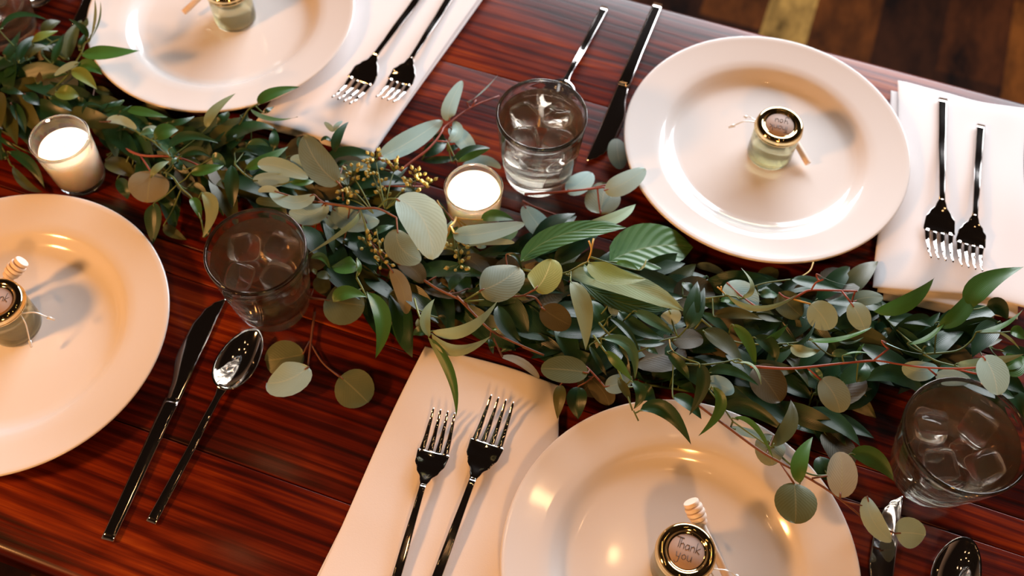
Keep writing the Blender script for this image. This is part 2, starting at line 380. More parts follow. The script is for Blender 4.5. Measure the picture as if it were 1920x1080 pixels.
def make_jar():
    t = empty('honey_jar')
    # glass body, honey inside, lid, paper sticker with writing, twine
    g = [(0, 0), (.0175, 0), (.0198, .0006), (.0212, .0025), (.0214, .006), (.0214, .022), (.0214, .0300), (.0206, .0335), (.0190, .0360), (.0184, .0375), (.0184, .0405),
         (.0170, .0405), (.0170, .0375), (.0176, .0352), (.0192, .0328), (.0196, .022), (.0196, .0055), (.0186, .0034), (.0165, .0026), (0, .0026)]
    obj('jar_body', lathe(g, 64), M_GLASS, t)
    hn = [(0, .0025), (.0166, .0025), (.0187, .0033), (.0197, .0055), (.0197, .022), (.0197, .0290), (.0192, .0322), (.0188, .0326), (0, .0326)]
    obj('honey', lathe(hn, 64), M_HONEY, t)
    ld = [(.0200, .0385), (.0218, .0381), (.0226, .0388), (.0224, .0396), (.0219, .0402), (.0219, .0432), (.0212, .0448), (.0196, .0460), (.0178, .0462),
          (.0162, .0458), (.0150, .0449), (.0143, .0440), (.0135, .0437), (0, .0437), (0, .0425), (.0195, .0425), (.0200, .0400)]
    obj('lid', lathe(ld, 72), M_GOLD, t)
    st = obj('sticker', lathe([(0, .0437), (.0128, .0437), (.0130, .0439), (.0129, .0441), (0, .0441)], 48), M_PAPER, t)
    bm = bmesh.new(); handwriting(bm, 'Thank', 0, .0010, .0078, .0442); handwriting(bm, 'you', -.0006, -.0068, .0080, .0442)
    obj('handwriting', bm, M_INK, st)
    bm = bmesh.new(); r = .0196
    ring = [Vector((r*cos(a), r*sin(a), .0368+.0006*sin(3*a))) for a in [2*pi*i/40 for i in range(41)]]
    tube(bm, ring, .0006, n=6)
    for s, (dx, dy, dz) in enumerate(((.020, .004, -.006), (.010, -.016, -.014))):
        a = Vector((.0196, -.004, .0368)); e = a + Vector((dx, dy, dz)); mid = (a+e)/2 + Vector((.002, .001, .004))
        pts = smooth_path([a, mid, e], 6); tube(bm, pts, .0006, .0006, n=6); tube(bm, [e, e+(e-mid).normalized()*.006], .0016, .0010, n=8)
    obj('twine', bm, M_TWINE, t)
    return t
JARS = {'A': (W(1463, 232, .052), pi+TR+.1), 'B': (W(1288, 1033, .052), TR-.02), 'C': (W(-9, 563, .052), TR+.15), 'D': (W(424, -27, .052), pi+TR)}
jar0 = make_jar()
for i, (k, where) in enumerate((('A', 'on the upper-right plate'), ('B', 'on the near plate at the bottom'), ('C', 'on the left plate, cut by the left edge of the photo'), ('D', 'on the upper-left plate, cut by the top edge of the photo'))):
    o = jar0 if i == 0 else copy_tree(jar0)
    o.location = (JARS[k][0].x, JARS[k][0].y, .0066); o.rotation_euler = (0, 0, JARS[k][1])
    tag(o, 'honey jar with gold lid '+where.replace(', cut by the left edge of the photo','').replace(', cut by the top edge of the photo',''), 'jar', 'honey jar favours')

def dipper(k, a, b, lab):
    """a = plain end, b = centre of the grooved head, offsets from the jar axis"""
    c = Vector((JARS[k][0].x, JARS[k][0].y, 0)); A = c+Vector(a); B = c+Vector(b); ax = (B-A).normalized(); ln = (B-A).length
    t = empty('honey_dipper', A); t.rotation_euler = ax.to_track_quat('Z', 'Y').to_euler()
    tag(t, lab, 'honey dipper', 'wooden honey dippers')
    r = .0030
    obj('stick', lathe([(0, 0), (r*.9, 0), (r, .0006), (r, ln*.5), (r*.85, ln-.009), (0, ln-.009)], 24), M_DIPPER, t)
    pr = [(0, -.0105), (.003, -.0105)]; z = -.0100
    for R in (.0052, .0066, .0072, .0070, .0060): pr += [(R*.55, z), (R*.95, z), (R, z+.0006), (R, z+.0024), (R*.95, z+.003), (R*.55, z+.003)]; z += .0041
    pr += [(0, z-.0011)]
    hd = obj('grooved_head', lathe(pr, 32), M_DIPPER, t, angle=50); hd.location = (0, 0, ln)
dipper('A', (.0345, -.0150, .0125), (.0150, .0290, .0200), 'pale wooden honey dipper leaning on the jar of the upper-right plate')
dipper('B', (.0372, -.0090, .0110), (.0100, .0320, .0430), 'pale wooden honey dipper leaning on the jar of the near plate')
dipper('C', (-.0400, .0040, .0110), (.0020, .0370, .0410), 'pale wooden honey dipper behind the jar at the left edge of the photo')
dipper('D', (-.0496, -.0069, .0200), (-.0160, .0350, .0300), 'pale wooden honey dipper beside the jar at the top edge of the photo')

# ---------------------------------------------------------------- tumblers, water and ice
def tumbler_mesh(R=.0415, rb=.0315, h=.086):
    o = [(0, .0008), (rb*.80, .0008), (rb*.9, 0), (rb*.97, .0008), (rb, .003), (rb+(R-rb)*.35, h*.25), (rb+(R-rb)*.65, h*.55), (R-.0003, h*.93), (R, h-.0012), (R-.0006, h-.0002), (R-.0013, h)]
    i = [(R-.0020, h-.0003), (R-.0025, h-.0015), (R-.0027, h*.92), (rb+(R-rb)*.65-.0028, h*.55), (rb+(R-rb)*.33-.0030, h*.27), (rb-.0030, .020), (rb-.0042, .0155), (rb-.0075, .0135), (0, .0128)]
    return lathe(o+i, 96)
def water_mesh(R=.0415, rb=.0315, h=.086, fill=.0752):
    f = (fill-h*.55)/(h*.92-h*.55); rt = (rb+(R-rb)*.65-.0028)*(1-f)+(R-.0027)*f
    e = .00012
    return lathe([(0, .0129-e), (rb-.0075+e, .0135-e), (rb-.0042+e, .0155), (rb-.0030+e, .020), (rb+(R-rb)*.33-.0030+e, h*.27), (rb+(R-rb)*.65-.0028+e, h*.55),
                  (rt+e, fill), (rt-.0012, fill-.0008), (rt-.004, fill-.0012), (0, fill-.0012)], 96)
def ice_mesh(seed):
    rnd = random.Random(seed); bm = bmesh.new(); bmesh.ops.create_cube(bm, size=1)
    bmesh.ops.subdivide_edges(bm, edges=bm.edges, cuts=7, use_grid_fill=True)
    ph = [rnd.uniform(0, 6) for _ in range(6)]; sx, sy, sz = .0245*rnd.uniform(.9, 1.05), .0225*rnd.uniform(.9, 1.1), .0215*rnd.uniform(.9, 1.1)
    for v in bm.verts:
        p = v.co*2; q = Vector([math.copysign(abs(c)**1.0, c) for c in p]); n4 = (sum(abs(c)**5 for c in q))**(1/5)
        q = q/n4*max(abs(c) for c in p)
        w_ = 1+.05*sin(q.x*3+ph[0])*cos(q.y*2.5+ph[1])+.04*sin(q.z*3.3+ph[2]+q.x*2)
        v.co = Vector((q.x*sx, q.y*sy, q.z*sz))*.5*w_
    return fix(bm)
ICE = [ice_mesh(s) for s in range(4)]
ICEM = []
for k, b_ in enumerate(ICE):
    me = bpy.data.meshes.new('ice_cube'); b_.to_mesh(me); b_.free(); me.materials.append(M_ICE); me.polygons.foreach_set('use_smooth', [True]*len(me.polygons)); ICEM.append(me)
GLASSES = [
 ('near', W(478, 468, .086), .0415, .0315, 'water glass full of ice beside the knife and spoon, nearest the left plate', 'in the water glass next to the spoon'),
 ('middle', W(1016, 212, .086), .0408, .0318, 'water glass with ice above the middle votive candle, beside the silver knife', 'in the water glass above the middle votive candle'),
 ('right', W(1815, 814, .086), .0470, .0290, 'wide water glass with ice in the lower-right corner of the photo', 'in the wide water glass at lower right'),
 ('corner', W(12, 56, 0), .0410, .0318, 'water glass cut off by the upper-left corner of the photo', 'in the water glass in the upper-left corner')]
GPOS = {}
for nm, c, R, rb, lab, where in GLASSES:
    g = obj('water_glass', tumbler_mesh(R, rb), M_GLASS); g.location = (c.x, c.y, .0002); tag(g, lab, 'glass', 'water glasses with ice')
    GPOS[nm] = (c.x, c.y, R)
    wt = obj('drinking_water', water_mesh(R, rb), M_WATER); wt.location = (c.x, c.y, 0); tag(wt, 'clear iced water '+where, 'water', 'iced water in the glasses')
    rnd = random.Random(hash_ := {'near': 3, 'middle': 11, 'right': 21, 'corner': 31}[nm])
    sp = [(.0160, .0130, .0645), (-.0160, .0130, .0645), (-.0150, -.0160, .0640), (.0165, -.0150, .0630)] if nm != 'near' else [(.0160, .0150, .0645), (-.0160, .0140, .0645), (-.0150, -.0160, .0640), (.0170, -.0140, .0640)]
    sp += [(.0125, .0, .0360), (-.0130, .002, .0360)]
    for x, y, z in sp:
        ic = bpy.data.objects.new('ice_cube', ICEM[rnd.randrange(4)]); COL.objects.link(ic)
        s = 1.0 if z > .05 else .80
        if R > .045 and z > .05: x *= 1.15; y *= 1.15
        ic.location = (c.x+x*.96, c.y+y*.96, z); ic.scale = (s, s, s); ic.rotation_euler = (rnd.uniform(-.45, .45), rnd.uniform(-.45, .45), rnd.uniform(0, 3))
        tag(ic, 'clear ice cube floating '+where, 'ice cube', 'ice cubes '+where)

# ---------------------------------------------------------------- votive candles
def votive(c, R, h, fill, where):
    g = [(0, 0), (R*.74, 0), (R*.80, .0012), (R*.82, .004), (R*.86, .012), (R*.975, h*.9), (R, h-.001), (R-.0005, h), (R-.0013, h),
         (R-.0018, h-.001), (R*.975-.0020, h*.9), (R*.86-.0022, .0125), (R*.80-.0025, .0085), (R*.70, .0068), (0, .0065)]
    o = obj('votive_holder', lathe(g, 80), M_GLASS); o.location = (c.x, c.y, .0002); tag(o, 'clear glass votive holder '+where, 'candle holder', 'glass votive holders')
    cn = empty('votive_candle', (c.x, c.y, .0067), 0, 'lit white wax votive candle '+where, 'candle', 'lit votive candles')
    rt = R*.86+(R*.975-R*.86)*((fill-.012)/(h*.9-.012)) - .0018
    wx = [(0, 0), (R*.70, .0004), (R*.80-.0020, .0020), (R*.86-.0018, .0068), (rt, fill-.0075), (rt-.0006, fill-.0067), (rt-.003, fill-.0074), (.004, fill-.0078), (0, fill-.0078)]
    obj('wax', lathe(wx, 72), M_WAX, cn)
    bm = bmesh.new(); tube(bm, [Vector((0, 0, fill-.009)), Vector((.0003, 0, fill-.005)), Vector((.0010, 0, fill-.0025))], .0005, n=6); wk = obj('wick', bm, M_WICK, cn)
    fl = obj('flame', lathe([(0, 0), (.0008, .0008), (.0013, .0026), (.0011, .005), (.0005, .008), (0, .010)], 16), M_FLAME, cn); fl.location = (.0010, 0, fill-.0028)
LC = W(110, 257, .062); MC = W(888, 350, .062)
votive(LC, .0268, .062, .047, 'standing above the left plate')
votive(MC, .0260, .062, .055, 'standing in the middle of the garland below the middle glass')

# ---------------------------------------------------------------- napkins
def slab(bm, cs, thick, n=40, p=18, seed=0, amp=.0008, wob=.0012):
    """cs: TL TR BR BL corners at the bottom of the slab"""
    rnd = random.Random(seed); ph = [rnd.uniform(0, 6.3) for _ in range(8)]
    us = [.5-.5*cos(pi*i/n) for i in range(n+1)]; top = []; bot = []
    for j, v in enumerate(us):
        rt, rb = [], []
        for i, u in enumerate(us):
            P = (cs[0]*(1-u)+cs[1]*u)*(1-v) + (cs[3]*(1-u)+cs[2]*u)*v
            ed = cs[1]-cs[0]; el = cs[3]-cs[0]
            P = P + el.normalized()*wob*sin(u*5+ph[0])*(1-2*v)+ed.normalized()*wob*sin(v*6+ph[1])*(1-2*u)
            f = sqrt(max(0, 1-abs(2*u-1)**p))*sqrt(max(0, 1-abs(2*v-1)**p))
            z = amp*(sin(u*7+v*3+ph[2])+.7*sin(v*11-u*4+ph[3])+.5*sin(u*17+v*9+ph[4]))
            rt.append(bm.verts.new((P.x, P.y, P.z+thick/2*(1+f)+z)))
            rb.append(None if i in (0, n) or j in (0, n) else bm.verts.new((P.x, P.y, P.z+thick/2*(1-f)+z*.5)))
        top.append(rt); bot.append(rb)
    for j in range(n+1):
        for i in range(n+1):
            if bot[j][i] is None: bot[j][i] = top[j][i]
    for j in range(n):
        for i in range(n):
            bm.faces.new((top[j][i], top[j][i+1], top[j+1][i+1], top[j+1][i]))
            q = [bot[j][i], bot[j+1][i], bot[j+1][i+1], bot[j][i+1]]
            if len(set(q)) > 2 and set(q) != {top[j][i], top[j][i+1], top[j+1][i+1], top[j+1][i]}:
                try: bm.faces.new(q)
                except ValueError: pass
def napkin(layers, lab):
    bm = bmesh.new()
    for k, (z, th, c4, am, wb) in enumerate(layers):
        slab(bm, [W(x, y, z) for x, y in c4], th, seed=k+len(lab), amp=am, wob=wb)
    o = obj('cloth_napkin', fix(bm), M_CLOTH); tag(o, lab, 'napkin', 'folded white napkins'); return o
napkin([(.0005, .0045, ((1676, 176), (1912, 222), (1862, 608), (1652, 566)), .0003, .0012),
        (.0048, .0042, ((1672, 172), (1916, 216), (1903, 598), (1646, 552)), .0003, .0015),
        (.0088, .0040, ((1684, 158), (1924, 206), (1926, 580), (1640, 536)), .0005, .0035)],
       'folded white napkin under two forks at the right edge of the photo')
napkin([(.0005, .0030, ((800, 652), (1048, 730), (1032, 1330), (478, 1330)), .0002, .001),
        (.0033, .0030, ((801, 648), (1046, 722), (1030, 1326), (476, 1326)), .0003, .002)],
       'folded white napkin left of the near plate, under two forks')
napkin([(.0005, .0050, ((765, -150), (1010, -150), (698, 296), (482, 242)), .0003, .001),
        (.0052, .0050, ((765, -152), (1012, -152), (696, 288), (484, 232)), .0005, .002)],
       'folded white napkin right of the upper-left plate, under two forks')
ZN_R, ZN_B, ZN_T = .0132, .0068, .0107

# ---------------------------------------------------------------- cutlery
def rrect(hw, ht, n=24, p=4.5):
    out = []
    for k in range(n):
        a = 2*pi*(k+.5)/n; c, s = cos(a), sin(a); r = (abs(c)**p+abs(s)**p)**(-1/p); out.append((hw*r*c, ht*r*s))
    return out
def interp(tab, s):
    if s <= tab[0][0]: return tab[0][1]
    for (a, x), (b, y) in zip(tab, tab[1:]):
        if s <= b:
            t = (s-a)/(b-a); t = t*t*(3-2*t); return x+(y-x)*t
    return tab[-1][1]
def bar(bm, s0, s1, n, hw, ht, zc, cup=None, p=4.5, m=28):
    secs = []
    for i in range(n+1):
        s = s0+(s1-s0)*i/n; h = interp(hw, s); t = interp(ht, s); z = interp(zc, s); cu = interp(cup, s) if cup else 0
        secs.append([(s, y, z+dz+cu*(y/h)**2) for y, dz in rrect(h, t, m, p)])
    loft(bm, secs)
def make_fork(Ln, name='dinner_fork'):
    k = Ln/.2; t = empty(name)
    zc = [(0, .0024), (.05*k, .0038), (.100*k, .0070), (.128*k, .0085), (.146*k, .0042), (.158*k, .0026), (.172*k, .0034), (.188*k, .0078), (.2*k, .0135)]
    ht = [(0, .0014), (.1*k, .0013), (.14*k, .0011), (.2*k, .0008)]
    hw = [(0, .0042), (.06*k, .0037), (.120*k, .0027), (.128*k, .0026), (.136*k, .0050), (.143*k, .0098), (.151*k, .0133), (.162*k, .0142)]
    hw = [(a, b*(.93 if k < 1 else 1)) for a, b in hw]
    bm = bmesh.new(); bar(bm, 0, .130*k, 26, hw, ht, zc, p=9); obj('handle', fix(bm), M_STEEL, t)
    bm = bmesh.new(); bar(bm, .1285*k, .163*k, 18, hw, ht, zc, [(.130*k, 0), (.150*k, .0024), (.163*k, .0014)], p=3, m=28)
    W2 = hw[-1][1]
    for q in (-1.5, -.5, .5, 1.5):
        secs = []
        for i in range(15):
            s = .1615*k+(.2*k-.1615*k)*i/14; f = i/14; h = (.0025*(1-f)+.0009*f)*(1 if f < .95 else .6); tt = .0010*(1-f)+.0006*f
            yc = q*W2*2/4.0*(1-.10*f); z = interp(zc, s)+.0014*(1-f)*(yc/W2)**2
            secs.append([(s, yc+y, z+dz) for y, dz in rrect(h, tt, 10, 3)])
        loft(bm, secs)
    obj('tines', fix(bm), M_STEEL, t)
    return t
def make_knife():
    t = empty('dinner_knife'); bm = bmesh.new()
    bar(bm, 0, .122, 20, [(0, .0052), (.06, .0056), (.110, .0062), (.122, .0064)], [(0, .0022), (.1, .0030), (.122, .0022)], [(0, .0026), (.122, .0033)], p=7)
    obj('handle', fix(bm), M_STEEL, t)
    bm = bmesh.new(); secs = []
    for i in range(31):
        f = i/30; s = .1205+.1035*f
        r = -.0058+.0006*f      # straight back
        l = interp([(0, .0055), (.10, .0070), (.42, .0142), (.68, .0136), (.84, .0095), (.93, .0040), (.98, -.0015), (1, -.0040)], f)
        c = (l+r)/2; h = max(.0004, (l-r)/2); tt = .0011*(1-.5*f)
        secs.append([(s, c+y, .0030+dz*(1-.7*max(0, y/h))) for y, dz in rrect(h, tt, 14, 2.6)])
    loft(bm, secs); obj('blade', fix(bm), M_STEEL, t)
    return t
def make_spoon(Ln=.178):
    t = empty('dinner_spoon'); b0 = Ln-.060; bm = bmesh.new()
    zc = [(0, .0024), (b0*.5, .0042), (b0*.85, .0082), (b0+.004, .0092)]
    bar(bm, 0, b0+.004, 24, [(0, .0042), (b0*.6, .0034), (b0*.93, .0026), (b0+.004, .0046)], [(0, .0014), (b0, .0012)], zc, p=9)
    obj('handle', fix(bm), M_STEEL, t)
    bm = bmesh.new(); nr, na = 12, 48; rows = {}
    for side in (0, 1):
        for i in range(nr+1):
            r = i/nr
            for a in range(na):
                th = 2*pi*a/na; x = b0+.0305+.0305*r*cos(th); y = .0178*r*sin(th)*(1-.14*cos(th))
                z = .0014+.0082*(r**2.4)+.0018*r*(1-cos(th))/2 - (.0011 if side and r < .99 else (.0006 if side else 0))
                rows[side, i, a] = bm.verts.new((x, y, max(z, .0003)))
    for side in (0, 1):
        for i in range(1, nr):
            for a in range(na):
                q = [rows[side, i, a], rows[side, i, (a+1) % na], rows[side, i+1, (a+1) % na], rows[side, i+1, a]]
                bm.faces.new(q if side else q[::-1])
        bm.faces.new([rows[side, 1, a] for a in range(na)])
    for a in range(na): bm.faces.new((rows[0, nr, a], rows[0, nr, (a+1) % na], rows[1, nr, (a+1) % na], rows[1, nr, a]))
    bmesh.ops.delete(bm, geom=[v for v in bm.verts if not v.link_faces], context='VERTS')
    obj('bowl', fix(bm), M_STEEL, t)
    return t
def put(o, tip, end, z, Ln, flip=False, at='tip'):
    a, b = W(*tip, z+.008 if at == 'fork' else z+.002), W(*end, z+.003); d = (a-b); d.z = 0; ang = math.atan2(d.y, d.x)
    e = Vector((a.x, a.y, z)) - Vector((cos(ang), sin(ang), 0))*Ln
    o.location = e; o.rotation_euler = (0, 0, ang)
fk = make_fork(.200); fs = make_fork(.178, 'salad_fork')
G = 'forks on the napkins'
put(fk, (942, 752), (822, 1075), ZN_B, .2, at='fork'); tag(fk, 'steel fork on the near napkin, the one beside the plate', 'fork', G)
o = copy_tree(fk); put(o, (1762, 494), (1768, 192), ZN_R, .2, at='fork'); tag(o, 'longer steel fork on the right napkin, beside the upper-right plate', 'fork', G)
o = copy_tree(fk); put(o, (640, 196), (783, -2), ZN_T, .2, at='fork'); tag(o, 'steel fork on the top napkin, the one beside the upper-left plate', 'fork', G)
put(fs, (838, 760), (745, 1078), ZN_B, .185, at='fork'); tag(fs, 'steel fork on the near napkin under the hanging leaf, left of the other', 'fork', G)
o = copy_tree(fs); put(o, (1818, 510), (1838, 250), ZN_R, .178, at='fork'); tag(o, 'shorter steel fork on the right napkin, further from the plate', 'fork', G)
o = copy_tree(fs); put(o, (722, 194), (842, -2), ZN_T, .178, at='fork'); tag(o, 'steel fork on the top napkin, the one further from the plate', 'fork', G)
kn = make_knife(); G = 'table knives beside the plates'
put(kn, (415, 558), (205, 1006), 0, .224); tag(kn, 'steel table knife between the left plate and the spoon', 'knife', G)
o = copy_tree(kn); put(o, (1108, 305), (1232, 12), 0, .224); tag(o, 'steel table knife left of the upper-right plate', 'knife', G)
o = copy_tree(kn); put(o, (1680, 928), (1662, 1080), 0, .224); tag(o, 'steel table knife at the bottom of the photo, right of the near plate', 'knife', G)
o = copy_tree(kn); put(o, (142, 50), (200, -78), 0, .224); tag(o, 'steel table knife against the left side of the upper-left plate', 'knife', G)
spn = make_spoon(); G = 'table spoons beside the knives'
put(spn, (484, 622), (284, 978), 0, .180); tag(spn, 'steel spoon with shining bowl below the nearest iced water glass', 'spoon', G)
o = copy_tree(spn); _e = W(1134, 13, .003); o.rotation_euler = (0, 0, radians(-111)); o.location = (_e.x, _e.y, 0); tag(o, 'steel spoon whose handle shows behind the middle water glass', 'spoon', G)
o = copy_tree(spn); put(o, (1812, 1012), (1730, 1230), 0, .180); tag(o, 'steel spoon with glowing bowl in the lower-right corner of the photo', 'spoon', G)
o = copy_tree(spn); put(o, (68, 24), (132, -84), 0, .180); tag(o, 'steel spoon cut by the top edge of the photo in its upper-left corner', 'spoon', G)
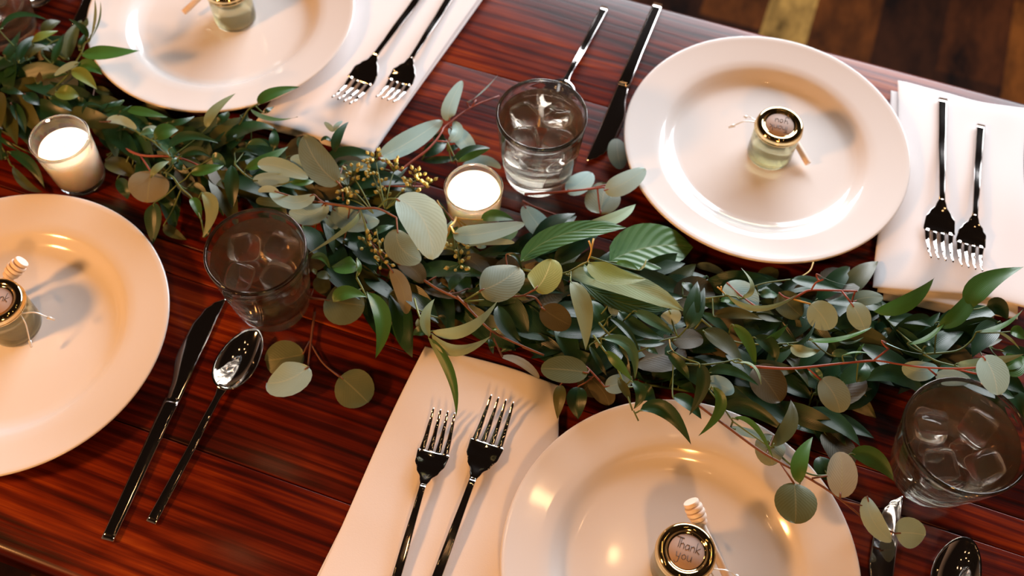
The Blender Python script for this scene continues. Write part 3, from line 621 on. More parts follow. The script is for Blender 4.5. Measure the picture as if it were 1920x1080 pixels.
DATA = '''
S ruscus_sprig|ruscus sprig reaching over the upper-left plate with one broad bright green leaf
T g 100 168 3 126 142 3.6 133 130 4.2 152 100 5 158 83 5.4 168 73 5.8 178 50 6.4
rg 153 101 197 100 262 95 32 5.6 5
rg 145 127 167 124 192 140 25 4.2 4
ry 134 132 157 143 182 168 25 5.4 4.8
es 148 119 127 125 102 142 12 4.6 4.2
rp 168 72 179 42 178 0 9 6 7
rp 167 78 186 42 188 2 6 5.8 7
rd 165 72 155 53 128 35 12 6 5.5
rd 148 93 154 78 160 63 12 5 5
ry 104 172 126 175 149 179 28 5 4.6
rd 93 184 115 193 136 209 20 4 3.4
rd 154 214 167 194 198 204 7 4.6 4.4
S ruscus_sprig|dark ruscus sprig in the upper-left corner with leaves lying against the two water glasses
T g 0 150 1.5 33 120 2.5 67 100 3 103 77 3 130 70 3
rd 0 58 33 28 91 38 12 6.5 6
ry 60 78 82 67 109 58 18 5 4.6
ro 48 112 63 93 89 87 22 4.2 3.6
rd 35 118 45 88 72 66 17 4.5 4.2
rd 10 110 20 93 40 55 19 4.4 4
rd 98 120 110 90 120 62 15 4 4
ro 87 113 93 97 113 80 23 2.8 2.4
ro 120 113 122 97 129 76 17 2.4 2
ro 78 62 93 47 113 40 18 2.4 2
ro 127 113 133 73 153 37 25 3.4 3
ro 150 40 158 47 164 33 15 3 3
rd 0 143 18 133 38 117 20 3 3.4
eb 70 157 93 140 120 133 25 2.8 2.6
rd 0 167 22 170 45 177 14 4.6 4.2
rd 0 120 10 123 18 127 18 3 3
ro 0 107 8 115 18 123 20 2.8 2.6
S eucalyptus_branch|brown-green eucalyptus branch tucked behind the left votive candle
T r 28 190 1.5 61 197 1.8 96 212 2 130 227 2.2 167 223 2.6
eo 11 193 19 223 33 256 44 1.6 1
eb 74 197 70 223 56 256 44 2.4 1.6
rd 20 193 37 217 48 251 19 3.2 2.4
rd 44 175 61 186 80 197 22 3.6 3
rd 137 190 152 193 167 201 19 3 2.4
rd 198 204 213 197 231 187 14 3.4 2.8
rd 178 212 193 201 219 190 11 3 3
eo 191 227 209 214 230 201 22 2.6 2.2
es 200 228 226 225 256 242 17 4.4 4
rg 235 204 269 210 315 220 20 4.6 4
rd 219 217 230 208 248 197 6 4.4 4.6
es 267 245 285 243 296 247 17 4 3.8
eb 163 227 185 238 207 238 11 2.6 2.4
ro 178 164 194 171 213 179 15 2 1.6
S ruscus_sprig|glossy ruscus sprig lying just below the rim of the upper-left plate
T g 195 210 3.4 221 220 3.6 263 251 4 295 270 4.3 324 299 4.4 347 318 4
rg 291 262 310 246 335 244 28 5.8 5.4
rd 313 231 337 229 365 218 13 4.4 4
rp 388 240 402 209 442 175 21 5 5.5
rd 406 233 419 221 428 209 22 3.6 3.6
rs 261 251 280 247 295 246 16 4.2 4
rd 316 281 352 255 411 269 19 5.6 5
rd 334 296 367 283 397 296 18 5 4.6
rs 397 297 408 297 423 309 20 4.6 4.2
rs 299 270 319 284 328 299 15 4.6 4.4
ro 208 244 236 253 265 259 22 1.8 1.5
eb 180 234 191 234 204 238 9 2.2 2
ro 284 277 299 284 313 289 11 2.2 2
rd 258 229 282 236 300 240 11 3.2 3
ro 265 199 291 205 321 220 20 1.4 1.2
rd 232 188 210 201 191 212 15 3.2 3.4
eb 352 244 356 249 358 259 11 2 1.8
S ruscus_sprig|ruscus sprig with curled bright leaves poking onto the upper-left napkin and plate edge
T g 440 249 3 459 216 4 468 204 4.6 483 195 5
rg 483 195 510 177 561 163 26 5.6 5.2
rg 470 204 507 224 558 219 17 4.6 4.4
rd 444 264 447 256 457 240 17 3.4 3
rd 451 216 460 221 470 225 22 3 2.4
rd 496 212 503 206 514 200 9 3.4 3
S eucalyptus_branch|red-stemmed eucalyptus branch with one large tan leaf below the left votive candle
T R 220 271 3 264 291 3.4 316 293 3.6 346 299 3.6 377 312 3.6
T R 264 293 3.4 284 323 4
et 284 322 279 349 276 380 69 4.2 3.4
rp 283 332 296 314 318 302 14 5 5
ro 246 316 266 314 283 316 20 2.2 2
ro 253 284 276 297 301 304 17 1.8 1.6
ro 198 300 226 314 254 331 37 2.4 2
rd 220 335 233 353 239 374 24 2 1.4
ro 202 290 233 294 263 307 22 2 1.6
S ruscus_sprig|ruscus sprig with drooping leaves between the left candle and the nearest iced water glass
T g 309 323 4 324 332 4.4 340 353 4.4 361 373 4.2 377 412 4
rd 289 381 289 412 286 459 34 3.6 1.6
ro 307 423 324 436 350 450 20 1.2 0.8
rd 313 375 329 397 331 425 5 2 1.4
rg 359 371 368 386 377 414 19 4.4 3.6
rp 378 361 398 393 380 445 28 5 3.8
rd 350 354 372 354 392 379 20 3.2 2.8
rd 383 445 390 432 396 423 11 2.4 2.6
rd 435 310 435 349 435 392 28 5.4 4
rg 357 324 387 319 420 310 23 5 4.8
rs 335 295 324 304 316 316 9 4.6 4.4
rd 331 297 335 310 342 319 17 4.2 4
rd 303 323 316 330 331 334 11 3.4 3
S ruscus_sprig|silvery green ruscus sprig against the folded lower edge of the upper-left napkin
T g 440 308 4.2 457 325 4.2 477 338 4 514 345 3.8
rd 440 286 459 282 484 291 11 3.4 3.2
rd 440 301 457 297 477 293 13 3 3
rs 464 271 484 266 505 275 14 3.6 3.4
rg 459 317 496 301 540 275 23 4.6 4
rd 513 279 514 260 514 239 19 4.4 4.4
rd 628 286 633 256 654 228 19 6 6.4
es 625 247 618 238 608 229 10 5.6 5.8
es 627 247 631 236 642 227 10 5.6 5.8
rd 601 264 612 259 623 267 11 4 4
rd 560 256 562 271 566 288 10 3.4 3.6
rg 544 341 568 342 590 339 17 4.4 4.2
es 475 339 509 336 543 336 14 4.4 4.2
rd 631 312 642 306 664 307 13 2.6 2.6
S eucalyptus_branch|grey-green eucalyptus branch with broad leaves above the nearest iced water glass
T r 642 356 5 636 343 5.8
eg 636 344 597 308 570 254 56 6.2 6.6
es 483 310 523 312 578 335 31 5.4 4.8
es 544 300 566 303 582 329 22 5.2 4.8
T g 610 381 5 643 384 4.8 674 391 4.8
T r 632 336 5.6 641 354 5 644 376 4.8
es 589 365 550 380 506 360 30 5.4 5
es 523 361 502 354 484 360 13 5.4 5.4
es 610 381 584 402 543 395 46 4.6 3.8
eo 480 376 502 378 539 386 19 3.4 3
eb 641 350 613 356 587 354 41 3.4 3
es 634 315 643 332 654 345 22 4.2 3.6
eo 643 311 665 311 695 315 22 4.4 4
es 624 392 661 415 711 413 44 4 3.6
es 610 404 621 417 634 428 17 3.2 2.8
rs 699 439 717 430 739 423 17 3.2 3
rp 674 395 656 423 578 476 9 5 5
rd 643 461 649 452 652 443 11 2.4 2.4
S eucalyptus_branch|pale eucalyptus branch with a long coral-red stem between the upper-left napkin and the middle glass
T R 751 320 4.6 776 300 4.6 799 283 4.6 817 264 4.5 828 248 4.4 837 235 4.2 884 201 3.8 936 180 3.4
T R 817 264 4.5 839 266 4.4
T R 884 201 3.8 893 187 4
es 711 296 767 266 829 225 44 4.6 4
es 843 224 843 200 867 151 28 4.4 5
es 876 192 900 176 933 141 8 4.2 5
es 841 266 858 248 850 228 22 4 3.8
es 843 239 867 261 889 294 35 3.8 3.2
rd 847 303 884 281 920 278 20 3.8 3.6
rg 858 303 887 290 919 279 11 3.9 3.7
rd 839 283 850 277 867 272 13 3.4 3.2
rd 791 300 828 300 861 293 17 3 3
rd 813 255 826 261 837 268 22 2.8 2.4
rd 791 292 817 277 839 261 28 2 1.6
es 863 320 902 300 939 316 20 0.8 0.8
S eucalyptus_branch|round-leaved eucalyptus branch running from the middle glass to the rim of the upper-right plate
T R 984 364 1.8 1036 361 2.2 1100 355 2.2 1134 351 2.6
es 1134 357 1169 344 1210 316 42 2.8 3
es 1061 359 1087 344 1108 323 44 1 1
eg 1126 401 1130 373 1136 344 67 1 0.8
eg 1158 260 1158 286 1165 317 37 0.8 0.8
T R 1100 354 2 1113 352 2 1136 347 2.4
S eucalyptus_branch|thin-twigged eucalyptus branch with a single grey-green leaf below the middle glass
T R 980 377 1.2 1002 388 1.4 1036 401 1.4 1076 416 1.2 1102 419 1
es 983 386 1006 418 1024 442 44 1.8 2.4
S broadleaf_sprig|large ribbed green leaf with a folded pale tip pointing to the upper-right plate
T g 956 513 3.4 976 503 4 976 492 4.4
bg 975 492 1054 440 1175 427 45 4.8 4
bp 1093 422 1148 411 1192 383 25 3.8 3.4
S broadleaf_sprig|broadest ribbed leaf tucked with its tip under the rim of the upper-right plate
T g 1106 497 3 1131 495 3.4 1143 491 3.8
bg 1142 490 1220 463 1299 463 96 3.8 1
S broadleaf_sprig|silvery-topped broad leaf with twisted yellow-green leaf lying in the centre of the garland
T g 979 505 4.4 1022 513 5 1060 512 5.8 1089 497 6.6 1102 491 7
T y 1102 491 7 1109 468 8 1104 451 8.4
T y 1109 468 8 1113 447 8.4
bd 1085 526 1168 568 1256 576 35 5.2 4.6
bp 1062 515 1168 530 1285 584 52 6 5.2
ry 1104 492 1143 515 1212 524 47 7.6 7
rg 1096 497 1104 513 1118 524 12 6.4 6
rg 1155 492 1177 496 1200 508 15 6.8 6.6
rp 1195 506 1206 501 1212 484 6 6.8 7.2
rp 1070 527 1093 576 1098 657 39 6.8 5.8
S eucalyptus_branch|orange-brown eucalyptus branch with upright round leaves in the centre of the garland
T r 796 526 4 823 543 4.4 868 565 5 881 580 5
T g 870 564 5 901 546 6.6
T g 871 565 5 907 563 6
ey 1003 543 1021 521 1034 486 65 7 7
T r 959 556 5.4 981 554 5.8 1003 543 6.8
T r 981 554 5.8 1003 558 5.4 1016 574 4.8
eg 900 545 940 528 973 502 76 7 6.6
rd 949 478 968 482 978 508 9 5.6 5.4
rd 846 546 855 524 883 511 20 4.4 4
eb 870 484 897 499 910 528 41 3 2.4
rd 910 480 940 476 975 475 8 4 4
eb 877 541 888 556 899 567 26 3 2.6
eb 1016 577 1042 595 1070 610 49 5 4.4
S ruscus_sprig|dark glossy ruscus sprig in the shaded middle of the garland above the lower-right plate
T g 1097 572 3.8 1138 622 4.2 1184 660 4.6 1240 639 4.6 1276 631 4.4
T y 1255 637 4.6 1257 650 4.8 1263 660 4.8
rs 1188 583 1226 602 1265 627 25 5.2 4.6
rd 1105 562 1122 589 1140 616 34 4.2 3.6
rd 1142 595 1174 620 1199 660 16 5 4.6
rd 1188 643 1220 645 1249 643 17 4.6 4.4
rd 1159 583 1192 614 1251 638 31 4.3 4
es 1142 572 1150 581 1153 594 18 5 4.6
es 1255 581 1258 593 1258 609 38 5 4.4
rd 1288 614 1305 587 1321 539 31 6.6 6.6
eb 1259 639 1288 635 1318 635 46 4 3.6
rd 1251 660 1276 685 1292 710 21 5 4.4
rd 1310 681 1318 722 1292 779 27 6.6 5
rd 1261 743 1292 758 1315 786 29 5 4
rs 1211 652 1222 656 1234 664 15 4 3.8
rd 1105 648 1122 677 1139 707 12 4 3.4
S ruscus_sprig|arching glossy ruscus sprig hanging over the top edge of the lower-right plate
T g 1113 629 6 1134 658 6.4 1159 693 6 1186 770 5.6
T g 1188 770 5.6 1197 789 5.2
rs 1128 635 1180 650 1190 712 24 7.2 6.2
rg 1136 659 1159 681 1186 715 16 6.6 6
rd 1183 714 1201 737 1188 767 23 6.4 5.4
ro 1159 710 1172 731 1183 754 17 5.8 5.4
rd 1197 722 1213 737 1230 750 31 5.4 4.8
rd 1200 770 1249 770 1296 834 32 5.6 4.6
S eucalyptus_branch|olive eucalyptus branch between the near napkin and the lower-right plate
T r 980 650 4.6 1020 666 4.6
T R 1090 681 4.8 1105 693 4.6 1126 716 4
eo 1102 699 1059 693 1014 691 55 5.2 5
ro 1051 721 1049 748 1045 786 25 3.6 2.6
rd 1084 725 1082 752 1084 786 40 3 2.2
eb 1103 706 1130 733 1142 760 40 3.2 2.6
eg 1134 725 1157 720 1185 706 36 4 3.6
S ruscus_sprig|bright ruscus star of five leaves whose longest leaf hangs over the near napkin's fork tines
T g 777 560 6 786 591 6.6 804 631 7
rp 806 631 797 597 815 560 21 7 7.6
rp 809 621 875 617 933 564 20 7 7.4
rp 809 626 855 656 921 630 19 7 6.8
rd 799 627 786 621 775 629 20 5.4 5
ro 796 616 786 608 784 597 15 5 4.8
rd 820 595 833 597 836 617 9 5 4.6
rg 803 633 846 700 855 783 20 7 5
rd 933 573 949 612 981 648 34 5 4.4
rg 921 619 927 617 934 618 5 6 6
S eucalyptus_branch|eucalyptus branch with a narrow tan leaf edge-on at the top of the near napkin
T r 857 556 5 884 584 5 920 619 5 962 641 5 1020 666 4.8
T r 925 634 5 942 669 3.8
et 940 669 977 679 1011 709 18 3.8 3.4
rd 918 634 921 649 925 664 11 4 3.4
S eucalyptus_branch|seeded eucalyptus branch with the largest pale leaf hanging left of the middle votive candle
T r 610 381 5 643 386 5.2 674 391 5.4 708 391 5.6 743 408 5.6
T g 708 391 5.6 726 374 6 745 373 6.6
T g 676 393 5.4 687 428 5 689 447 4.6
T R 719 349 4.4 795 350 4.4
es 744 373 793 410 812 487 80 7 7
eg 745 430 752 465 790 488 58 5.6 5
et 733 505 754 540 762 589 31 4.4 3.4
eb 745 494 773 503 793 531 39 4 3.4
S ruscus_sprig|ruscus sprig with curled green leaves beside the right wall of the nearest iced water glass
T g 669 521 5.4 679 540 5.4 688 559 5
rg 671 499 649 501 623 501 44 5.2 4.6
rg 669 484 674 503 668 521 9 5.6 5.4
rg 583 484 604 482 619 505 15 4 4.2
ro 593 514 608 516 621 521 20 3.4 3.2
ro 588 503 591 510 597 514 9 3 3
rg 625 566 649 549 688 557 31 5.2 5.2
rg 688 548 717 600 704 672 34 4.8 3.4
S eucalyptus_branch|eucalyptus branch with one large round olive leaf right of the nearest iced water glass
T r 582 559 1.6 610 562 2.2
eo 610 562 645 568 684 573 89 2.4 2.2
ro 595 518 606 536 619 559 33 1.4 1
rd 704 547 719 559 738 573 33 1.8 1
S eucalyptus_branch|fallen eucalyptus twig with three round leaves on the bare wood beside the spoon
T r 590 585 0.5 583 640 0.5 577 690 0.7
T r 580 640 0.5 605 680 0.4 638 708 0.5
T r 580 640 0.5 568 664 0.7
eo 570 664 530 672 497 676 66 0.6 0.4
es 579 688 540 712 500 718 70 1.4 1
eo 638 706 665 730 690 755 74 0.8 0.8
S eucalyptus_branch|candle-lit eucalyptus leaves touching the foot of the middle votive candle
T y 855 408 5.6 851 417 6 844 424 6.2
T r 831 391 5.4 851 415 6
es 851 437 897 439 984 419 38 6.2 5.4
rg 902 412 931 405 964 413 28 5.4 4.8
rg 918 452 947 441 971 430 35 3.4 2.8
es 871 460 916 453 965 455 7 5 4.8
es 830 444 840 428 855 411 11 5.2 5
rg 836 447 847 437 859 424 17 4.4 4.2
rd 820 376 834 397 846 417 10 3.4 3
es 894 461 903 463 911 461 9 3 2.8
S eucalyptus_branch|branch of silver-dollar leaves under the front rim of the upper-right plate
T R 1420 577 4.6 1453 573 5 1499 553 5.4 1521 544 5.6 1578 545 5.2 1607 546 5
T R 1521 544 5.6 1530 530 6.2 1544 524 6.6
T R 1578 545 5.2 1596 568 5.4
T y 1488 561 5.2 1520 570 5.5
es 1363 530 1390 555 1415 582 60 3.8 3.8
es 1520 570 1542 593 1555 619 52 5.6 5.2
es 1596 568 1611 593 1622 620 39 5.6 5
es 1531 514 1565 529 1600 536 8 6.8 6.6
eo 1461 549 1480 572 1503 593 49 3.6 3.4
eg 1306 499 1330 501 1359 515 16 0.8 0.8
eo 1426 528 1440 516 1457 505 34 0.8 0.8
eb 1345 545 1363 526 1384 512 31 0.8 0.8
eo 1598 566 1624 558 1656 558 31 4.2 4
S ruscus_sprig|ruscus sprig with a long pale blade-like leaf below the upper-right plate
T g 1280 556 4.2 1318 560 4.8 1363 555 5.4 1397 560 5
T y 1363 555 5.4 1353 545 5.8 1345 538 6
T y 1353 545 5.8 1352 537 6.2
T g 1413 537 4 1438 530 4.2 1482 524 4.4
T y 1497 522 4.4 1518 508 3.4 1525 492 3
rp 1363 553 1426 578 1502 548 9 6 6.6
rp 1392 559 1409 537 1389 502 11 6 7
rs 1424 553 1442 551 1460 555 21 3.6 3.2
ro 1424 578 1438 591 1468 603 27 3.6 3
rd 1484 524 1526 532 1592 549 27 4.4 3.8
rd 1280 530 1292 539 1303 553 19 4.4 4.2
rd 1318 568 1342 570 1373 582 23 4.4 4
rg 1349 564 1365 562 1378 572 17 4.6 4.4
rd 1290 616 1299 570 1308 528 31 6.4 6.6
ro 1338 593 1380 587 1431 600 23 5.2 4.8
S ruscus_sprig|long-leaved dark ruscus sprig in the middle of the garland between the right-hand plates
T g 1301 587 4 1363 635 4.2 1415 645 4.4 1488 643 4.6 1518 635 5
rg 1372 608 1403 641 1416 691 22 6.2 5.4
rd 1311 587 1349 608 1370 645 20 4.6 4.2
ro 1318 620 1359 643 1397 692 38 5 4.4
eb 1280 641 1297 637 1319 639 48 3 2.6
rg 1428 644 1455 628 1477 608 12 5 5.2
rd 1412 632 1445 649 1454 679 29 5.2 4.6
rp 1484 647 1505 660 1539 656 24 5.8 5.4
rg 1515 637 1572 637 1634 614 17 5.6 5.4
rg 1570 640 1595 644 1619 632 7 5.2 5
rd 1457 653 1505 641 1529 601 9 5 5.6
rs 1559 667 1578 662 1599 670 16 4.6 4.4
rd 1397 608 1413 620 1426 641 23 3 2.6
rd 1601 595 1622 603 1640 616 31 3 2.6
S ruscus_sprig|dark ruscus sprig with one leaf pointing down onto the top of the lower-right plate
T g 1280 682 4.4 1315 684 4.8 1353 680 5 1384 673 5
T g 1322 719 5.6 1332 734 6 1351 757 5.6 1374 790 5
rd 1327 700 1368 694 1424 724 22 5.6 5
rp 1385 680 1413 688 1427 721 11 6 5.8
rg 1335 725 1351 765 1309 818 22 6.4 5
es 1325 711 1353 723 1377 734 34 5 4.6
eb 1413 690 1440 719 1463 754 67 5 4.4
rd 1356 767 1405 765 1476 813 31 5.4 4.8
ro 1445 838 1480 798 1483 750 31 4.8 5
rg 1375 784 1415 798 1451 863 9 6 5.4
es 1370 802 1401 811 1434 819 17 4.4 4
S eucalyptus_branch|long red-stemmed eucalyptus branch with silver leaves stretching to the right edge of the table
T R 1407 687 6 1468 691 6 1509 689 6.2 1572 682 6.4 1640 676 6.6
T R 1580 681 6.6 1638 676 6.8 1687 683 7 1736 689 7.4 1793 691 8.4 1834 689 9.4
T R 1638 676 6.8 1667 653 7.2
T R 1740 690 7.4 1756 704 7.2
T R 1793 692 8 1836 702 9
es 1653 639 1691 656 1729 664 9 7.4 7
es 1693 684 1724 696 1758 688 34 7 6.6
es 1754 703 1787 707 1819 717 14 7.2 6.8
es 1843 668 1862 700 1870 741 48 9.6 9.9
T R 1515 691 6.2 1539 712 5.8
eg 1540 710 1564 740 1575 774 54 5.8 5.4
rs 1515 691 1532 702 1539 717 19 5.6 5.4
rg 1580 667 1609 661 1641 666 6 6.6 6.4
rd 1607 716 1622 698 1622 680 20 5 5
rg 1604 671 1609 658 1621 644 7 6 6.4
S ruscus_sprig|ruscus sprig with three large upright leaves against the right napkin
T g 1736 664 4 1793 658 4.2 1820 640 4.6 1831 622 5
T g 1793 596 5 1820 580 6
rg 1638 584 1704 564 1752 521 26 5.6 5.8
rg 1758 613 1804 582 1836 522 32 6 6.4
rg 1701 644 1744 631 1777 591 12 5.4 6
rg 1821 580 1840 536 1920 500 42 6.4 6.8
rd 1850 574 1873 576 1889 600 31 4.6 4
rg 1833 622 1880 611 1920 578 11 5.4 5.4
rg 1894 622 1909 624 1922 636 24 4 3.6
rp 1869 622 1891 633 1913 656 4 4 3.6
rd 1664 600 1704 598 1749 613 22 3.2 3
rd 1731 653 1742 644 1756 656 11 4.4 4.2
ro 1780 618 1824 636 1880 636 42 1.6 1.4
S ruscus_sprig|ruscus sprig behind the right-hand water glass at the edge of the photo
T g 1731 664 5.6 1758 678 5.8 1793 687 6 1833 699 6
rp 1793 682 1847 680 1920 664 18 6.4 6.4
rg 1878 693 1902 678 1922 676 27 6 5.6
rs 1760 693 1780 691 1807 702 16 5 4.8
rd 1631 707 1669 700 1702 721 24 4 3.6
rd 1624 714 1684 702 1740 751 34 4.2 3.6
rg 1882 687 1901 684 1924 669 45 6 5.6
rd 1897 729 1909 762 1922 804 41 2.4 1.4
S eucalyptus_branch|red-brown eucalyptus branch trailing across the lower-right plate with round leaves
T r 1301 753 5.4 1369 804 5.2 1425 845 5 1470 871 4.8 1537 909 4.4 1579 939 4 1624 976 2.6
T r 1464 869 4.8 1489 907 4.8
T r 1522 897 4.6 1551 892 5
T r 1579 939 4 1624 950 3.6
T r 1624 976 2.6 1678 1000 2.4
eg 1451 817 1444 841 1449 873 54 3.8 3.6
eo 1489 906 1492 942 1491 982 75 4.8 4.6
et 1575 933 1579 890 1575 847 52 4.8 4.8
es 1626 931 1637 976 1672 1015 36 3.8 2.8
es 1679 1000 1706 999 1735 1004 51 2.6 2.4
S ruscus_sprig|ruscus sprig with one upright leaf on the right rim of the lower-right plate
T g 1440 826 4 1477 867 3.6 1522 890 3.4 1560 890 3.2
rg 1500 907 1500 864 1524 819 31 5.6 5.8
rg 1594 851 1639 860 1676 902 37 3.4 3
rd 1534 796 1582 796 1639 822 41 1.4 1
rd 1537 856 1545 879 1552 901 37 3 2.6
S ruscus_sprig|small ruscus sprig lying on bare wood between the left candle and the left plate
T g 0 268 1.6 9 285 1.2 20 309 0.8
T g 0 257 2 28 272 1.6 61 289 1.4
rd 14 284 56 307 84 354 19 2 1
ro 24 311 48 346 81 360 17 0.9 0.8
rd 0 256 11 268 39 284 7 2.4 2
rd 0 281 6 294 9 300 11 1 0.8'''
# ---------------------------------------------------------------- the greenery
def outline(kind, t):
    """half width of the blade, 0..1, at t along it"""
    if kind == 'e': return max(0, (t*(1-t)*4))**.5*(1-.10*(t-.5)) if t > 0 else 0
    if kind == 'b': return max(0, sin(pi*min(1, t*1.0)**.92))**.62*(1 if t < .85 else 1-.35*((t-.85)/.15))
    return (max(0, sin(pi*t**.82))**.85)*(1-.12*t)
def leaf_mesh(kind, P0, PM, P1, wd, roll, fold, rnd, nu=12, nv=6):
    """blade along the curve P0 - PM - P1, wd = full width in metres"""
    Cc = 2*PM - (P0+P1)/2; bm = bmesh.new(); uvl = bm.loops.layers.uv.new('uv'); rows = []
    ln = (P1-P0).length; wav = rnd.uniform(-.05, .05)*wd; k2 = rnd.uniform(0, 6); tw = rnd.uniform(-.35, .35)
    st = kind[0]
    for i in range(nu+1):
        t = i/nu; t = t if st != 'e' else .5-.5*cos(pi*t)
        S = P0*(1-t)**2 + Cc*2*t*(1-t) + P1*t*t
        T = (Cc-P0)*(1-t)*2 + (P1-Cc)*2*t
        if T.length < 1e-8: T = P1-P0
        T.normalize(); V = (CAM-S).normalized(); up = (V*.3+Vector((0, 0, 1))*.7).normalized()
        Lt = T.cross(up).normalized(); N = Lt.cross(T).normalized(); a = roll + tw*(t-.5)
        Ld = Lt*cos(a)+N*sin(a); Nd = N*cos(a)-Lt*sin(a); hw = wd/2*outline(st, t)
        row = []
        for j in range(nv+1):
            v = j/nv*2-1
            z = fold*abs(v)*hw + wav*sin(5*t+k2+v*1.4)*abs(v)
            p = S + Ld*(hw*v) + Nd*z
            p.z = max(p.z, .0008)
            row.append((bm.verts.new(p), (t, j/nv)))
        rows.append(row)
    for a, b in zip(rows, rows[1:]):
        for j in range(nv):
            q = [a[j], a[j+1], b[j+1], b[j]]
            f = bm.faces.new([x[0] for x in q])
            for lp, x in zip(f.loops, q): lp[uvl].uv = x[1]
    return bm
def petiole(bm, base, d, tgt, r=.0006):
    m = base + (tgt-base)*.45; m.z = max(min(base.z, tgt.z), m.z-.002)
    tube(bm, smooth_path([base+d*.004, base, m, tgt], 3), r, r*1.2, n=5)
NAMES = {'r': 'leaf', 'e': 'leaf', 'b': 'leaf'}
def near(p, polys):
    best = None
    for pl in polys:
        for a, b in zip(pl, pl[1:]):
            ab = b-a; t = max(0, min(1, (p-a).dot(ab)/max(1e-12, ab.dot(ab)))); q = a+ab*t; dd = (p-q).length
            if best is None or dd < best[0]: best = (dd, q)
    return best
STEMS_R = {'ruscus_sprig': .0011, 'eucalyptus_branch': .0014, 'broadleaf_sprig': .0013}
def build_sprigs():
    rnd = random.Random(77); cur = None; blocks = []
    for l in DATA.strip().split('\n'):
        if l[0] == 'S': cur = [l[1:].strip().split('|'), [], []]; blocks.append(cur)
        elif l[0] == 'T': v = l.split(); cur[1].append((v[1], [float(x) for x in v[2:]]))
        else: v = l.split(); cur[2].append((v[0], [float(x) for x in v[1:]]))
    out = {}
    for (nm, lab), stems, leaves in blocks:
        polys = []; cols = []
        for c, v in stems:
            polys.append(smooth_path([W(v[i], v[i+1], max(.0015, v[i+2]/100)) for i in range(0, len(v), 3)])); cols.append(c)
        org = polys[0][0].copy(); org.z = 0
        root = empty(nm, org, 0, lab, 'greenery', {'r': 'ruscus sprigs of the garland', 'e': 'eucalyptus branches of the garland', 'b': 'broad leaves of the garland'}[nm[0]])
        bms = {}; rr = STEMS_R[nm]
        for k, (c, pl) in enumerate(zip(cols, polys)):
            bm = bms.setdefault(c, bmesh.new())
            tube(bm, pl, rr*(1 if k == 0 else .6)*(.9 if c == 'R' else .9), rr*.6, n=8)
        for kind, v in leaves:
            z0, z1 = v[7]/100, v[8]/100
            if kind[0] in 'rb': arch = .004
            else: arch = .0015
            P0 = W(v[0], v[1], max(.0025, z0)); PM = W(v[2], v[3], max(.003, (z0+z1)/2+arch)); P1 = W(v[4], v[5], max(.0025, z1))
            dep = (CAM-PM).length; narrow = v[6]/max(1, math.hypot(v[4]-v[0], v[5]-v[1])) < .22
            wd = v[6]*dep/F; roll = rnd.uniform(-.28, .28)
            if kind[0] == 'e':
                ln = (P1-P0).length
                if narrow: roll = rnd.choice((-1, 1))*1.15; wd = min(wd*2.6, ln*.8)
                else: wd /= cos(roll)
                fold = rnd.uniform(-.05, .12)
            elif kind[0] == 'b': fold = .10; roll *= .4
            else:
                fold = rnd.uniform(.10, .32)
                if narrow and kind in ('rp', 'rg'): roll = rnd.choice((-1, 1))*.8; wd *= 1.4
                wd /= cos(roll) if abs(roll) < .5 else 1
            bm = leaf_mesh(kind, P0-org, PM-org, P1-org, wd, roll, fold, rnd) if False else leaf_mesh(kind, P0, PM, P1, wd, roll, fold, rnd)
            for vv in bm.verts: vv.co -= org
            obj('leaf', bm, LEAF[kind], root)
            q = near(P0, polys)
            if q and .0015 < q[0] < .045:
                c = cols[0] if cols[0] != 'R' or kind[0] == 'e' else 'g'
                petiole(bms.setdefault(c, bmesh.new()), P0, (PM-P0).normalized(), q[1], .0006 if kind[0] == 'r' else .0007)
        for c, bm in bms.items():
            for vv in bm.verts: vv.co -= org
            s = obj('stem', fix(bm), STEM[c], root)
            if c == 'R': s['label'] = 'coral-red stem'
        out[lab] = (root, org)
    return out
SPR = build_sprigs()

# seed clusters of the seeded eucalyptus
def berries():
    rnd = random.Random(9); lab = [l for l in SPR if l.startswith('seeded')][0]; root, org = SPR[lab]
    CL = [(652, 350, 5.9, 11, 26), (662, 330, 6.1, 10, 22), (650, 372, 5.6, 9, 22), (705, 303, 6.4, 12, 24), (698, 326, 6.0, 10, 22), (738, 322, 6.0, 10, 24), (712, 346, 5.4, 6, 20),
          (782, 336, 6.2, 11, 24), (776, 358, 6.0, 12, 26), (800, 350, 6.1, 9, 20), (690, 462, 4.8, 10, 24), (716, 492, 4.8, 9, 24), (712, 470, 4.9, 6, 20), (772, 466, 5.2, 6, 20), (854, 470, 5.4, 9, 24), (862, 496, 5.2, 11, 24), (722, 370, 5.2, 6, 20)]
    for (px, py, zc, n, sp) in CL:
        c = W(px, py, zc/100-.008); bm = bmesh.new(); jt = []
        q = W(*{True: (722, 394), False: (700, 400)}[px > 690], .052) if py < 400 else W(px-6, py-40, .046)
        tube(bm, smooth_path([q, (q+c)/2+Vector((0, 0, .004)), c], 4), .0006, n=5)
        bl = []
        for k in range(n):
            a = rnd.uniform(0, 2*pi); el = rnd.uniform(.1, 1.3); r = sp/2200*rnd.uniform(.55, 1.05)
            e = c + Vector((cos(a)*cos(el), sin(a)*cos(el), sin(el)))*r*1.15
            tube(bm, [c, (c+e)/2+Vector((0, 0, .0008)), e], .00035, n=5); bl.append((e, (e-c).normalized()))
        for vv in bm.verts: vv.co -= org
        cl = obj('seed_cluster', fix(bm), STEM['g'], root)
        for e, d in bl:
            b = lathe([(0, -.0022), (.0012, -.0014), (.0019, .0002), (.0018, .0012), (.0009, .0022), (.0003, .0032), (0, .0034)], 10)
            M = d.to_track_quat('Z', 'Y').to_matrix()
            s = rnd.uniform(.7, 1.0)
            for vv in b.verts: vv.co = M @ (vv.co*s) + e - org
            obj('seed_pod', b, M_BERRY, cl)
berries()

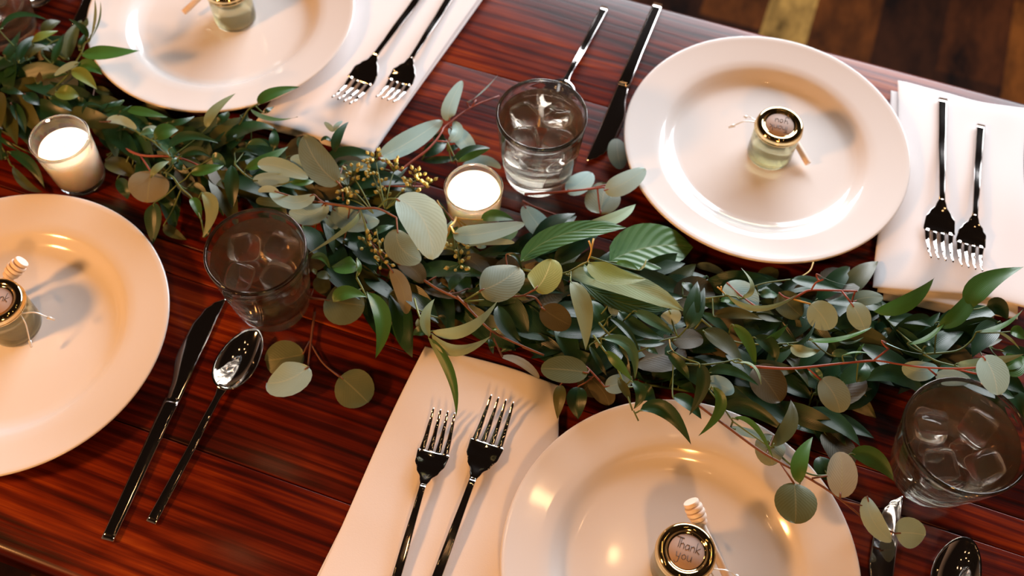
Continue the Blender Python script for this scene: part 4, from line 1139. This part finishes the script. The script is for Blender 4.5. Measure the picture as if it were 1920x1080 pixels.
# lower layer of the garland: sprigs lying on the table under the hand-placed ones
OBST = [(*PLATES[k], PR+.002) for k in PLATES] + [(g[0], g[1], g[2]*.93+.003) for g in GPOS.values()] + [(LC.x, LC.y, .0285), (MC.x, MC.y, .0275)]
NAPQ = [[W(*p) for p in q] for q in (((1672, 150), (1930, 190), (1935, 615), (1635, 570)), ((800, 640), (1055, 720), (1060, 1100), (600, 1100)), ((880, -40), (920, 0), (700, 305), (480, 250), (560, 160)))]
def inpoly(p, q):
    s = False; j = len(q)-1
    for i in range(len(q)):
        if (q[i].y > p.y) != (q[j].y > p.y) and p.x < (q[j].x-q[i].x)*(p.y-q[i].y)/(q[j].y-q[i].y)+q[i].x: s = not s
        j = i
    return s
def blocked(p, r=0):
    return any((p.x-x)**2+(p.y-y)**2 < (R+r)**2 for x, y, R in OBST) or any(inpoly(p, q) for q in NAPQ)
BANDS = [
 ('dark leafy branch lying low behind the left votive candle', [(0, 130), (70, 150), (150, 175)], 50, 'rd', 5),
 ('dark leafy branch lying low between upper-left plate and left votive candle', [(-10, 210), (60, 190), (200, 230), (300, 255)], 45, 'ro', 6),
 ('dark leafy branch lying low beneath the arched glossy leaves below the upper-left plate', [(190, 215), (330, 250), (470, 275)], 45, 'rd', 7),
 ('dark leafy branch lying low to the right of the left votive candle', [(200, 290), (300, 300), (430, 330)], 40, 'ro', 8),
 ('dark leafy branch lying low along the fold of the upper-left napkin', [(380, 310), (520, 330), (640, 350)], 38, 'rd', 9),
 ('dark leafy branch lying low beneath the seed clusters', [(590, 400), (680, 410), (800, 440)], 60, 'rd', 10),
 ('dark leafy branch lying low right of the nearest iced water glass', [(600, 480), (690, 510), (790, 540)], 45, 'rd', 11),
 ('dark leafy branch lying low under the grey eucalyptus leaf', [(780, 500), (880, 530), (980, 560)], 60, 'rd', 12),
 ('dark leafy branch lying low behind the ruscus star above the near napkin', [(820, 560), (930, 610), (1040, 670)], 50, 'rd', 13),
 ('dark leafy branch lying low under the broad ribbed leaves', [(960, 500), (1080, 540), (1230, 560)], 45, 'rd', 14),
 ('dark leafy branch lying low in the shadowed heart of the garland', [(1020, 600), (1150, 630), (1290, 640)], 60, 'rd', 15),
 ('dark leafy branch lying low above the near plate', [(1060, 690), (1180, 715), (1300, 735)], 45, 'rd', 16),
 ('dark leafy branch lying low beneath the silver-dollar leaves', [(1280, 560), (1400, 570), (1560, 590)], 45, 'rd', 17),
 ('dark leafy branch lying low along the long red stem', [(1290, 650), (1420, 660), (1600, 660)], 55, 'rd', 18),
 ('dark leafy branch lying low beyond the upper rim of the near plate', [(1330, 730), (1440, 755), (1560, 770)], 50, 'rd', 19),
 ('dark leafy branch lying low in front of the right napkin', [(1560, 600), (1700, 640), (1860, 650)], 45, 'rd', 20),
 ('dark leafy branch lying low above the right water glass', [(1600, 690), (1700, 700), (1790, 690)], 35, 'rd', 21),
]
def filler():
    for lab, pts, hw, kd, seed in BANDS:
        rnd = random.Random(seed*7); path = smooth_path([W(x, y, .008) for x, y in pts], 8)
        org = path[0].copy(); org.z = 0
        root = empty('leafy_branch', org, 0, lab, 'greenery', 'low dark branches of the garland'); sb = bmesh.new()
        tube(sb, path, .0012, n=6); n = 0
        for tries in range(140):
            if n >= 30: break
            b = path[rnd.randrange(len(path))].copy(); a0 = math.atan2(path[-1].y-path[0].y, path[-1].x-path[0].x)
            off = rnd.uniform(-1, 1)*hw/2000; b += Vector((-sin(a0), cos(a0), 0))*off
            a = a0 + math.copysign(rnd.uniform(.15, 1.1), off) + (pi if rnd.random() < .2 else 0)
            ln = rnd.uniform(.045, .068); b.z = rnd.uniform(.006, .028)
            P1 = b + Vector((cos(a), sin(a), 0))*ln; P1.z = max(.005, b.z+rnd.uniform(-.012, .008)); PM = (b+P1)/2 + Vector((rnd.uniform(-.004, .004), rnd.uniform(-.004, .004), rnd.uniform(.002, .008)))
            if any(blocked(p, .009) for p in (b, PM, P1, (b+PM)/2, (P1+PM)/2)): continue
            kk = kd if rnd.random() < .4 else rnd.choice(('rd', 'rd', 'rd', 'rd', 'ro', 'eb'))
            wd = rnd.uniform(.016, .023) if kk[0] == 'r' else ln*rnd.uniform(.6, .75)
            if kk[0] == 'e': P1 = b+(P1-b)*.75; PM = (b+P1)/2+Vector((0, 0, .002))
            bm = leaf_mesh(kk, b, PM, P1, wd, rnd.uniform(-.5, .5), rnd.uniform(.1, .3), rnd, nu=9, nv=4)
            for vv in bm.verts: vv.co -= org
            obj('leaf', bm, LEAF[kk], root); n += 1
            q = near(b, [path])
            if q[0] > .002: petiole(sb, b, (PM-b).normalized(), q[1], .0005)
        for vv in sb.verts: vv.co -= org
        obj('stem', fix(sb), STEM['g'], root)
filler()
